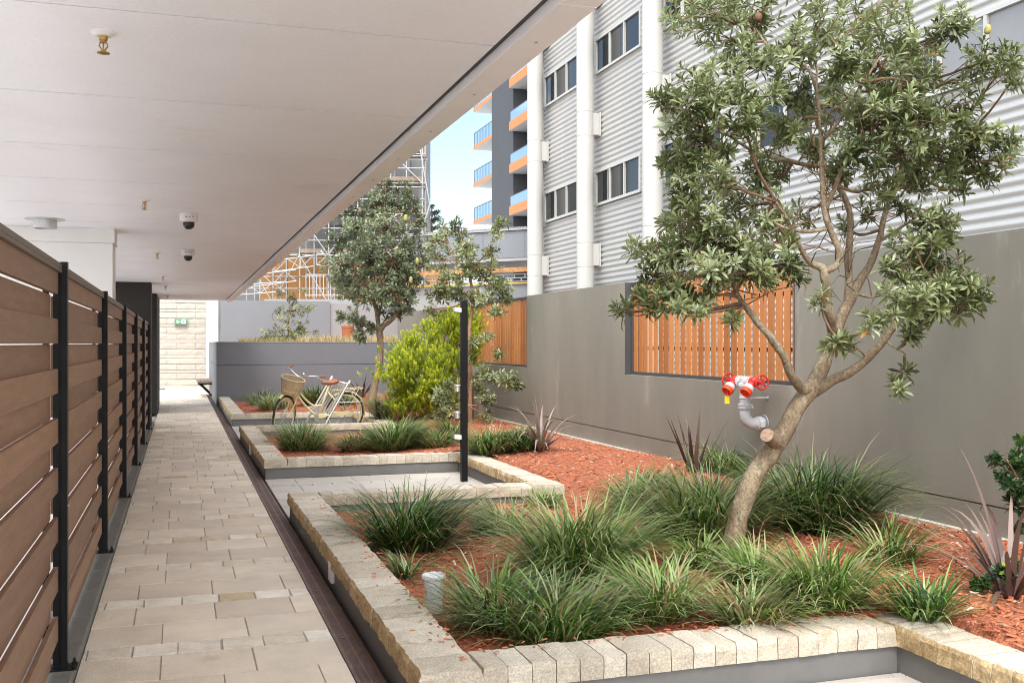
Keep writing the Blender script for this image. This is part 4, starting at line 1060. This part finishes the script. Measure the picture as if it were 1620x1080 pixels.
# big leaning tree
D0=5.86
tb0=GM(1160,886); t=thing('leaning_banksia_tree','large leaning tree with serrated leaf rosettes and a cut stub on its trunk','tree',tb0)
b=MB()
BR=[
 [(1152,905,0,.090),(1163,842,0,.083),(1174,800,0,.080),(1190,760,0,.078),(1216,718,0,.080),(1243,680,-.01,.072),(1263,640,0,.070),(1290,606,0,.074)],
 [(1288,612,0,.05),(1268,614,-.05,.042),(1252,592,-.12,.036),(1240,565,-.16,.033),(1222,535,-.2,.030),(1200,512,-.24,.027),(1178,484,-.28,.023),(1164,458,-.3,.018),(1150,420,-.34,.012),(1120,395,-.36,.008)],
 [(1284,612,0,.066),(1300,580,.02,.060),(1313,548,.04,.055),(1326,516,.05,.048),(1338,486,.06,.044),(1348,466,.08,.044),(1362,440,.1,.033),(1378,414,.14,.029),(1391,380,.18,.026),(1400,336,.22,.022),(1420,295,.3,.018),(1464,251,.4,.013),(1510,215,.5,.009)],
 [(1318,525,.02,.040),(1311,495,-.04,.037),(1308,462,-.08,.036),(1304,440,-.1,.036),(1300,424,-.1,.033),(1283,416,-.12,.024),(1268,396,-.16,.021),(1257,378,-.2,.018),(1244,345,-.25,.014),(1228,318,-.3,.010)],
 [(1302,430,-.1,.030),(1322,420,-.12,.028),(1330,402,-.14,.027),(1318,370,-.15,.025),(1308,345,-.16,.023),(1303,322,-.16,.022),(1301,280,-.16,.018),(1297,200,-.15,.013),(1292,140,-.14,.010),(1290,80,-.1,.007)],
 [(1340,480,.06,.034),(1342,440,.1,.031),(1343,400,.14,.029),(1345,345,.18,.026),(1336,312,.2,.023),(1318,288,.22,.020),(1304,262,.24,.017),(1280,200,.3,.012),(1272,140,.35,.009)],
 [(1306,330,-.15,.020),(1318,302,-.2,.018),(1330,275,-.25,.015),(1352,240,-.3,.012),(1390,220,-.34,.008)],
 [(1306,362,-.15,.018),(1278,366,-.2,.015),(1246,362,-.28,.013),(1226,352,-.3,.010)],
 [(1262,258,.2,.020),(1235,252,.1,.017),(1206,246,.05,.015),(1180,232,0,.012),(1149,213,-.05,.010),(1110,200,-.1,.006)],
 [(1304,264,.24,.018),(1282,262,.22,.018),(1262,258,.2,.018)],
 [(1298,190,-.1,.014),(1281,112,0,.013),(1246,98,.05,.011),(1212,72,.1,.010),(1195,42,.15,.007)],
 [(1304,220,-.14,.013),(1319,202,-.2,.013),(1346,166,-.22,.011),(1366,132,-.25,.010),(1392,90,-.28,.007)],
 [(1288,618,0,.052),(1318,601,-.04,.043),(1345,588,-.08,.037),(1368,570,-.1,.034),(1392,545,-.14,.030),(1412,520,-.18,.027),(1432,500,-.2,.022),(1462,482,-.22,.015),(1500,462,-.25,.010)],
 [(1400,538,-.15,.012),(1420,552,-.2,.007),(1432,562,-.22,.005),(1428,585,-.22,.004),(1424,600,-.22,.003)],
 [(1372,565,-.1,.010),(1340,538,-.2,.006),(1318,530,-.25,.004)],
 [(1395,380,.18,.014),(1440,350,.1,.010),(1470,330,.05,.006)],
 [(1350,462,.08,.016),(1380,470,.05,.009),(1410,462,0,.006)],
 [(1166,460,-.3,.014),(1190,420,-.3,.010),(1215,395,-.3,.006)],
 [(1400,336,.22,.016),(1430,230,.35,.012),(1440,150,.45,.009),(1450,60,.5,.006)],
]
sk=limbs(b,D0,BR,12)
tr=b.build('trunk',M['bark'],t,smooth=True)
b=MB(); s0,s1=P(1232,702,D0-.0),P(1213,688,D0-.13); b.tube([s0,s0.lerp(s1,.6),s1],[.05,.041,.040],14); b.build('cut_stub',M['bark'],t,smooth=False)
ax=(s1-s0).normalized(); b=MB(); b.lathe(s1-ax*.001,[(.039,0),(.038,.003),(.02,.0045)],18,ax); b.build('cut_face',M['cutwood'],t)
tw=MB(); lf=MB()
CLU=[ # u,v,rx,ry,n,depth offset
 (1120,15,70,35,13,-.1),(1085,0,40,20,5,.1),(1210,15,60,40,12,.2),(1290,40,60,45,14,-.2),(1370,20,60,40,12,.2),(1440,60,55,50,14,.2),
 (1150,60,45,30,8,.1),(1180,95,40,35,9,-.1),(1245,70,40,40,10,-.2),(1330,100,55,45,14,-.3),(1400,110,55,50,16,-.1),(1470,120,45,45,12,.3),
 (1520,25,35,22,6,.1),(1500,55,30,18,4,0),(1570,85,38,25,8,0),(1540,110,30,22,5,.1),(1595,95,22,26,5,.2),(1600,130,20,14,3,.1),
 (1055,150,35,16,6,-.1),(1090,165,30,25,7,-.2),(1110,110,30,25,6,0),(1150,150,45,35,11,-.2),(1210,150,45,40,12,-.3),(1260,150,40,35,10,.2),
 (1075,205,45,28,9,0),(1120,230,45,35,12,-.2),(1180,200,45,35,11,-.3),(1240,190,40,35,10,-.1),(1330,170,50,40,13,.2),(1390,175,55,45,17,-.4),
 (1450,190,55,45,17,-.3),(1510,170,45,40,13,.1),(1545,200,40,35,11,.2),(1440,130,50,40,12,-.4),
 (1085,270,45,30,11,-.1),(1060,255,25,22,5,.1),(1130,285,40,30,10,-.3),(1190,270,40,30,9,-.2),(1230,280,30,25,6,.2),
 (1360,235,45,35,12,-.3),(1420,240,50,40,14,-.2),(1480,240,50,38,14,.1),(1540,240,45,30,11,.2),(1585,215,28,28,7,.3),(1592,250,20,22,5,.3),
 (1075,315,35,30,9,-.1),(1100,345,45,28,11,-.3),(1160,330,45,35,10,-.1),(1215,335,40,30,8,-.3),(1070,350,25,16,4,0),
 (1330,265,30,20,6,-.2),(1390,290,35,25,7,-.2),(1450,285,40,25,8,.2),(1510,270,35,22,7,.3),(1555,275,25,16,5,.3),(1525,300,14,16,2,.3),
 (1110,390,55,28,13,-.3),(1165,385,40,30,10,-.4),(1220,385,35,28,8,-.3),(1060,400,45,22,10,-.2),(1020,395,28,16,5,-.1),(1035,435,35,20,7,-.2),
 (1120,430,60,28,17,-.4),(1185,430,50,25,13,-.4),(1240,425,40,22,9,-.4),(1060,465,45,22,11,-.4),(1110,470,45,22,10,-.5),(1000,480,30,14,5,-.3),(975,490,16,10,2,-.3),(1085,492,20,12,3,-.5),(1155,505,12,8,2,-.35),
 (1420,320,30,18,4,0),(1470,345,40,25,8,-.1),(1445,380,35,22,6,-.2),(1490,375,35,25,8,-.1),
 (1430,420,45,25,10,-.3),(1480,410,40,25,9,-.1),(1510,440,45,28,11,-.3),(1450,470,50,25,12,-.4),(1500,480,45,22,10,-.3),(1545,465,25,18,5,-.2),(1410,500,35,18,6,-.4),(1440,520,30,14,5,-.4),
 (1325,543,24,14,5,-.28),(1345,555,10,10,1,-.25),(1296,470,12,14,2,-.15),(1425,610,22,12,3,-.22),(1428,580,8,10,1,-.22),(1285,330,30,25,4,.3),(1340,355,25,25,3,.3),(1365,330,25,20,3,.3),(1290,230,30,25,6,.3)]
CLU=[(u,v,rx,ry,int(n*1.45+.5),dd) for u,v,rx,ry,n,dd in CLU]
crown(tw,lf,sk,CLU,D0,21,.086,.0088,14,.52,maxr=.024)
r=random.Random(31)
for i in range(150):      # bare twiglets inside the crown
    s=r.choice([q for q in sk if q[1]<.03 and q[0].z>1.6]); d=(rv(r,1)+UP*.5).normalized(); l=r.uniform(.12,.34)
    tw.tube([s[0],s[0]+d*l*.5+rv(r,.02),s[0]+d*l+rv(r,.04)],[.004,.003,.0015],4,cap=False)
tw.build('twigs',M['twig'],t,smooth=True)
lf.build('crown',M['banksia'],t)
spike(t,P(1143,205,5.7),V((.05,0,1)),.075,.026); spike(t,P(1561,54,5.8),V((.3,0,1)),.055,.018); spike(t,P(1199,34,5.9),V((.1,0,1)),.05,.02,'cone2'); spike(t,P(1126,190,5.75),V((0,0,1)),.05,.02,'cone2')

# dense rounded tree in the far bed
D1=20.3
t=thing('dense_banksia_tree','dense rounded grey green tree with slim forked trunk behind the bicycle','tree',G(590,640,.18))
b=MB()
BR=[[(588,640,0,.115),(592,612,0,.10),(600,575,0,.09),(602,545,0,.085),(600,525,0,.10)],
 [(600,528,0,.075),(597,500,.1,.06),(592,478,.1,.055),(580,450,.2,.035),(560,420,.3,.02)],
 [(600,526,0,.075),(608,515,0,.065),(622,504,-.1,.055),(632,488,-.2,.045),(636,460,-.2,.03),(645,420,-.3,.02)],
 [(599,500,.1,.05),(604,470,0,.04),(602,430,0,.03),(606,380,0,.02),(608,320,0,.012)],
 [(594,522,0,.03),(575,515,-.1,.02),(555,508,-.2,.014)],
 [(604,400,0,.022),(570,370,.1,.014),(550,340,.1,.01)],[(606,380,0,.02),(640,350,.1,.014),(655,320,.1,.01)]]
sk=limbs(b,D1,BR,10); b.build('trunk',M['bark'],t,smooth=True)
tw=MB(); lf=MB()
CLD=[(545,420,34,28,34,-.3),(580,400,36,30,40,-.5),(620,410,36,32,42,-.5),(650,430,28,34,34,-.2),(545,450,26,24,26,0),(575,460,34,26,34,-.4),(612,460,34,28,34,-.5),(645,470,22,22,22,-.1),
 (535,385,24,22,20,.2),(570,360,34,28,34,0),(612,360,36,30,38,-.3),(650,385,26,30,26,.1),(672,410,16,18,8,.1),(590,325,34,26,26,.1),(630,325,28,24,20,.1),(655,335,16,22,9,.2),(560,330,22,20,12,.2),(610,295,22,18,9,.1),(640,295,12,18,6,.1),
 (665,350,14,16,6,.1),(590,430,40,26,34,.5),(630,440,30,26,24,.5),(628,490,16,14,8,-.2),(615,495,18,12,8,.2),(555,500,14,12,10,-.1),(572,508,18,12,10,-.1),(590,515,10,10,5,-.1),(565,525,10,8,5,-.1),(572,535,8,6,3,-.1),(540,500,8,10,4,0),(640,310,10,22,5,0),(600,300,16,20,6,0)]
CLD=[(u,v,rx,ry,int(n*1.55),dd) for u,v,rx,ry,n,dd in CLD]
crown(tw,lf,sk,CLD,D1,5,.12,.018,12,.48,True,twr=.006,maxr=.04)
tw.build('twigs',M['twig'],t); lf.build('crown',M['banksiad'],t)
for (u,v) in ((628,400),(660,418),(650,448),(642,350)): spike(t,P(u,v,D1-.7),UP,.13,.032)
# slender sparse tree
D2=15.6
t=thing('slender_banksia_tree','slender sparse tree with a thin pinkish trunk just right of the black post','tree',GM(745,669))
b=MB()
BR=[[(745,672,0,.055),(744,640,0,.045),(744,600,0,.043),(742,560,0,.042),(743,520,0,.038),(748,480,0,.034),(746,450,0,.030),(742,436,0,.03)],
 [(742,438,0,.024),(730,425,.1,.018),(715,400,.1,.013),(705,370,.2,.009),(702,350,.2,.006)],[(743,440,0,.022),(752,420,0,.018),(770,400,-.1,.012),(782,370,-.1,.008),(786,345,-.1,.005)],
 [(742,440,0,.02),(738,410,-.1,.014),(728,370,-.1,.009),(727,345,-.1,.006)],[(748,478,0,.016),(770,468,-.1,.011),(800,458,-.2,.007)],[(748,490,0,.014),(725,470,.1,.01),(700,455,.1,.006)],
 [(743,600,0,.014),(760,602,-.2,.011),(790,600,-.3,.008),(815,605,-.4,.005)],[(743,625,0,.012),(725,615,-.3,.009),(700,620,-.4,.006)],[(743,640,0,.012),(720,640,-.3,.008),(700,650,-.4,.005)],[(744,540,0,.010),(765,530,-.2,.007),(790,560,-.3,.004)],
 [(748,470,0,.013),(790,480,-.1,.008),(780,510,-.2,.005)]]
sk=limbs(b,D2,BR,9,.006); b.build('trunk',M['bark2'],t,smooth=True)
tw=MB(); lf=MB()
CLS=[(702,370,16,22,8,.2),(725,360,14,22,7,0),(732,395,18,20,9,-.1),(700,410,22,18,9,.2),(715,435,26,16,11,0),(745,425,20,16,8,-.2),(775,400,16,16,5,-.1),(787,365,14,22,5,-.1),(796,350,14,8,2,-.1),(770,435,24,16,10,-.2),(790,455,20,14,9,-.2),(700,460,26,16,11,.1),(730,465,22,14,9,-.2),(760,470,22,12,9,-.2),(800,470,12,10,5,-.2),(690,490,18,12,5,.1),(785,490,14,10,4,-.2),
 (770,590,22,12,9,-.3),(800,600,20,12,8,-.4),(818,605,12,10,4,-.4),(758,612,14,10,6,-.3),(770,630,14,8,5,-.3),(710,612,18,12,9,-.4),(696,630,18,14,10,-.4),(715,645,22,12,10,-.4),(700,655,16,10,6,-.4),(725,590,12,12,4,-.2),(790,560,10,8,3,-.3),(765,535,12,8,3,-.2),(740,560,10,8,2,-.2),(750,540,10,8,2,-.2),(773,655,8,10,2,-.3),(685,380,14,14,4,.2),(745,385,12,14,4,0)]
CLS=[(u,v,rx,ry,int(n*1.75+.5),dd) for u,v,rx,ry,n,dd in CLS]
crown(tw,lf,sk,CLS,D2,9,.12,.017,11,.6,True,twr=.004,maxr=.025)
tw.build('twigs',M['bark2'],t); lf.build('crown',M['banksia'],t)
b=MB(); q=GM(752,664); b.box(q.x-.04,q.x+.04,q.y-.04,q.y+.04,q.z-.1,q.z+.75); tag(b.build('tree_stake',M['wood'],org=q),'short weathered timber stake behind the slender trunk','stake')
# yellow green shrub
D3=16.4
t=thing('lime_shrub','bushy bright yellow green shrub filling the corner left of the black post','shrub',GM(668,672))
r=random.Random(77); lf=MB(); tw=MB(); bl=MB(); pm=FOC/D3
base=P(668,672,D3)
LOB=[(700,520,58,34,330,.6),(735,545,38,50,190,.8),(660,580,62,48,420,0),(705,585,50,48,300,-.1),(632,602,28,38,170,.1),(640,560,34,36,160,.2),(690,630,50,28,180,-.1),(640,640,40,22,140,0),(720,500,36,18,120,.7)]
for (u,v,rx,ry,n,dd) in LOB:
    rx*=1.08; ry*=1.1; n=int(n*1.25); u+=7
    c=P(u,v,D3+dd)
    tw.tube([base,base.lerp(c,.5)+rv(r,.06),c],[.022,.015,.006],6)
    subs=[rv(r,1).normalized()*r.uniform(.55,1.0) for _ in range(13)]
    for i in range(int(n*1.25)):
        q=r.choice(subs)+rv(r,.17) if r.random()<.8 else rv(r,1).normalized()*(r.random()**.33)*.8; e=c+V(((q.x*rx*CT+q.y*rx*ST),(-q.x*rx*ST+q.y*rx*CT),q.z*ry))/pm
        ax=(q*.7+UP*.8+rv(r,.3)).normalized(); L=r.uniform(.07,.14); s=e-ax*L
        tw.tube([s,e],[.003,.002],3,cap=False)
        tip=max(.05,min(.8,r.gauss(.42,.2)))
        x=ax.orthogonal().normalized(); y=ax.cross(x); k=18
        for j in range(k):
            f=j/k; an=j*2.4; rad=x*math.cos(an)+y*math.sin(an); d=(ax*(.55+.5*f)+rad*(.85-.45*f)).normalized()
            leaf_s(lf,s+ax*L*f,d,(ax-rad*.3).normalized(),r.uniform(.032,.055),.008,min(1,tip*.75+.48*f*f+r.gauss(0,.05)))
for i in range(340):
    q=V((r.gauss(0,.38),r.gauss(0,.25),0)); p=base+q+V((0,0,r.uniform(.0,.3))); d=(rv(r,.6)+UP*.6).normalized()
    tw.tube([p,p+d*.16],[.002,.0012],3,cap=False)
    for j in range(5): leaf_s(bl,p+d*.03*j,(d+rv(r,.6)).normalized(),UP,.05,.006,r.random())
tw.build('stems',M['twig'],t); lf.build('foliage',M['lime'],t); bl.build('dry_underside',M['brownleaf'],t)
# shrub on the raised planter
D4=27.0
def bush(label,name,D,u,v,clusters,branches,L,w,mt,seed,tone,nl=10,twr=.005):
    t=thing(name,label,'shrub',P(u,v,D)); b=MB(); sk=limbs(b,D,branches,6,.004); b.build('stem',M['twig'],t)
    tw=MB(); lf=MB(); crown(tw,lf,sk,clusters,D,seed,L,w,nl,tone,True,twr=twr,maxr=1)
    tw.build('twigs',M['twig'],t); lf.build('foliage',M[mt],t); return t
tt=bush('loose grey green shrub on the raised planter in front of the blue-grey wall','banksia_shrub',D4,458,545,
 [(430,525,20,12,12,0),(455,520,22,14,14,0),(480,520,16,12,10,0),(448,495,16,14,10,0),(470,490,18,12,10,0),(490,485,12,8,5,0),(436,490,10,10,4,0),(462,470,12,14,6,0),(485,460,10,10,3,0),(415,535,12,8,6,0),(410,538,10,6,4,0),(440,460,8,8,2,0),(500,525,6,5,2,0),(450,535,30,8,12,0)],
 [[(458,548,0,.03),(456,515,0,.025),(462,485,0,.015),(470,460,0,.008)],[(458,545,0,.02),(440,520,0,.014),(430,500,0,.008)],[(458,540,0,.02),(480,515,0,.012),(490,490,0,.006)]],.13,.02,'banksia',4,.62)
for (u,v) in ((446,506),(415,526)): spike(tt,P(u,v,D4-.4),UP,.09,.025)
# dry grass on the raised planter
def fringe(label,u0,u1,v,D,n,H,mt,seed,hue):
    r=random.Random(seed); b=MB()
    for i in range(n):
        p=P(r.uniform(u0,u1),543,D+r.uniform(-1.0,1.2)); p.z=1.40
        blade(b,r,p,r.uniform(0,2*PI),H*r.uniform(.4,1.15),.006,r.uniform(.0,.6),r.uniform(.2,1.3),min(1,max(0,r.gauss(hue,.25))),3)
    c=P((u0+u1)/2,543,D); c.z=1.4
    tag(b.build('dry_grass',M[mt],org=c),label,'grass',kind='stuff')
fringe('dry straw coloured grass along the top of the raised planter',470,660,535,26.3,3200,.30,'dry',3,.55)
fringe('green tinged low grass at the left end of the raised planter',378,470,535,26.3,1700,.22,'dry',4,.15)
b=MB(); q=P(550,536,27.5); b.lathe((q.x,q.y,1.35),[(.10,0),(.135,.05),(.16,.5),(.17,.52),(.17,.58),(.15,.58)],18); tag(b.build('terracotta_pot',mat('terracotta',(.36,.12,.05),.8,.15,6),org=(q.x,q.y,1.35)),'terracotta coloured pot half hidden by leaves on the raised planter','pot')
# glossy shrub at the right edge + low sprig
D5=5.35
bush('glossy dark green shrub with lime young tips at the right picture edge against the wall','glossy_shrub',D5,1625,830,
 [(1585,735,22,14,7,0),(1610,725,20,14,7,0),(1595,760,20,16,8,0),(1615,775,18,18,8,0),(1608,800,14,16,5,0),(1625,745,20,40,12,.1),(1575,722,10,8,3,-.1),(1620,690,12,14,4,0),(1640,780,30,40,14,.1),(1612,830,10,12,3,0)],
 [[(1628,850,0,.012),(1622,800,0,.010),(1612,760,0,.008),(1590,725,-.05,.004)],[(1624,810,0,.008),(1622,740,0,.006),(1622,690,0,.003)],[(1628,830,0,.010),(1650,760,.1,.005)]],.055,.013,'gloss',14,.45,11,.002)
D6=5.0
bush('low glossy rosette sprig on the mulch in front of the right bronze flax','glossy_sprig',D6,1552,930,
 [(1548,922,12,8,5,0),(1562,916,12,8,4,0),(1590,905,14,8,4,0),(1605,895,14,10,4,0)],
 [[(1570,945,0,.005),(1560,930,0,.004),(1550,924,0,.003)],[(1572,944,0,.005),(1595,915,0,.003)]],.055,.014,'gloss',15,.5,12,.002)
# Norfolk pine
D7=95; t=thing('norfolk_pine','distant tiered pine tree silhouetted against the sky','tree',P(683,560,D7)); b=MB(); pp=P(683,560,D7)
top=P(683,328,D7); b.tube([V((pp.x,pp.y,-.05)),top],[.35,.06],8); b.build('trunk',M['twig'],t)
b=MB(); r=random.Random(8); z=top.z
k=0
while z>top.z-7:
    R=.35+.42*(k**.85); nb=7
    for i in range(nb):
        an=r.uniform(0,6.28); d=V((math.cos(an),math.sin(an),.18)); p0=V((top.x,top.y,z))
        for j in range(int(R/.07)):
            f=j*.07; q=p0+d*f+UP*(.10*f*f/R)
            for s in range(4): leaf_s(b,q,(d*.4+rv(r,.5)+UP*.25).normalized(),UP,.34,.05,r.random())
    z-=.62+.07*k; k+=1
b.build('crown',M['pine'],t)
# ------------------------------------------------------------------ light, sky, camera
EL,AZ=math.radians(52),math.radians(200)   # azimuth of the sun, clockwise from +Y
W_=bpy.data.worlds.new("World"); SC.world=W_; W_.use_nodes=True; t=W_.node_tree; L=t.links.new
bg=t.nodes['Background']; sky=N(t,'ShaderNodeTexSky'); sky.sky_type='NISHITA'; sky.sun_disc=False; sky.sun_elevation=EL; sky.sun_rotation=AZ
sky.dust_density=1.5; sky.ozone_density=1.0
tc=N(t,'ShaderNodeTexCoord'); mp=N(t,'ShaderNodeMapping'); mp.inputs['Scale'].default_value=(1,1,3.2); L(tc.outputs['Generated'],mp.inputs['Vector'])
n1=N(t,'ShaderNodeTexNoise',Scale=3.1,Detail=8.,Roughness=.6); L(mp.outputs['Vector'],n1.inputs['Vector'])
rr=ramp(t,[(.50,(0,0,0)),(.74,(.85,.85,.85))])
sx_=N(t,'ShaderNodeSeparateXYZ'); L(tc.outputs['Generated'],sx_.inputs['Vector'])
mr=N(t,'ShaderNodeMapRange'); mr.inputs['From Min'].default_value=.55; mr.inputs['From Max'].default_value=-.35; mr.inputs['To Max'].default_value=.46; L(sx_.outputs['Y'],mr.inputs['Value'])  # extra bright cloud added behind the camera, unseen, to light the covered walkway
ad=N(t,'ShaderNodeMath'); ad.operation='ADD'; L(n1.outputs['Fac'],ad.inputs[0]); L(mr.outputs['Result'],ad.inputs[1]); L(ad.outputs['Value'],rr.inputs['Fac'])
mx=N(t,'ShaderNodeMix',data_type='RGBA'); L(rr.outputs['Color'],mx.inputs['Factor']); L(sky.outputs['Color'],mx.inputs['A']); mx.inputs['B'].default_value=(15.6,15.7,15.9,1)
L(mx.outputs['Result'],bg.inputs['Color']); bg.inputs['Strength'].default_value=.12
sl=bpy.data.lights.new('sun','SUN'); sl.energy=1.15; sl.angle=math.radians(16); sl.color=(1,.965,.91)
so=bpy.data.objects.new('sun',sl); COL.objects.link(so)
dv=V((math.sin(AZ)*math.cos(EL),math.cos(AZ)*math.cos(EL),math.sin(EL)))
so.rotation_euler=dv.to_track_quat('Z','Y').to_euler(); so.location=dv*60
cd=bpy.data.cameras.new('camera'); cd.sensor_width=36; cd.lens=36*FOC/1620; cd.shift_y=(HY-540)/1620; cd.clip_end=2000; cd.clip_start=.05
co=bpy.data.objects.new('camera',cd); COL.objects.link(co); co.location=(0,0,EYE); co.rotation_euler=(PI/2,0,-TH); SC.camera=co
SC.view_settings.view_transform='Standard'; SC.view_settings.look='None'; SC.view_settings.gamma=1; SC.view_settings.exposure=1.30
SC.cycles.filter_width=1.0; SC.cycles.max_bounces=10; SC.cycles.diffuse_bounces=6; SC.cycles.use_denoising=True
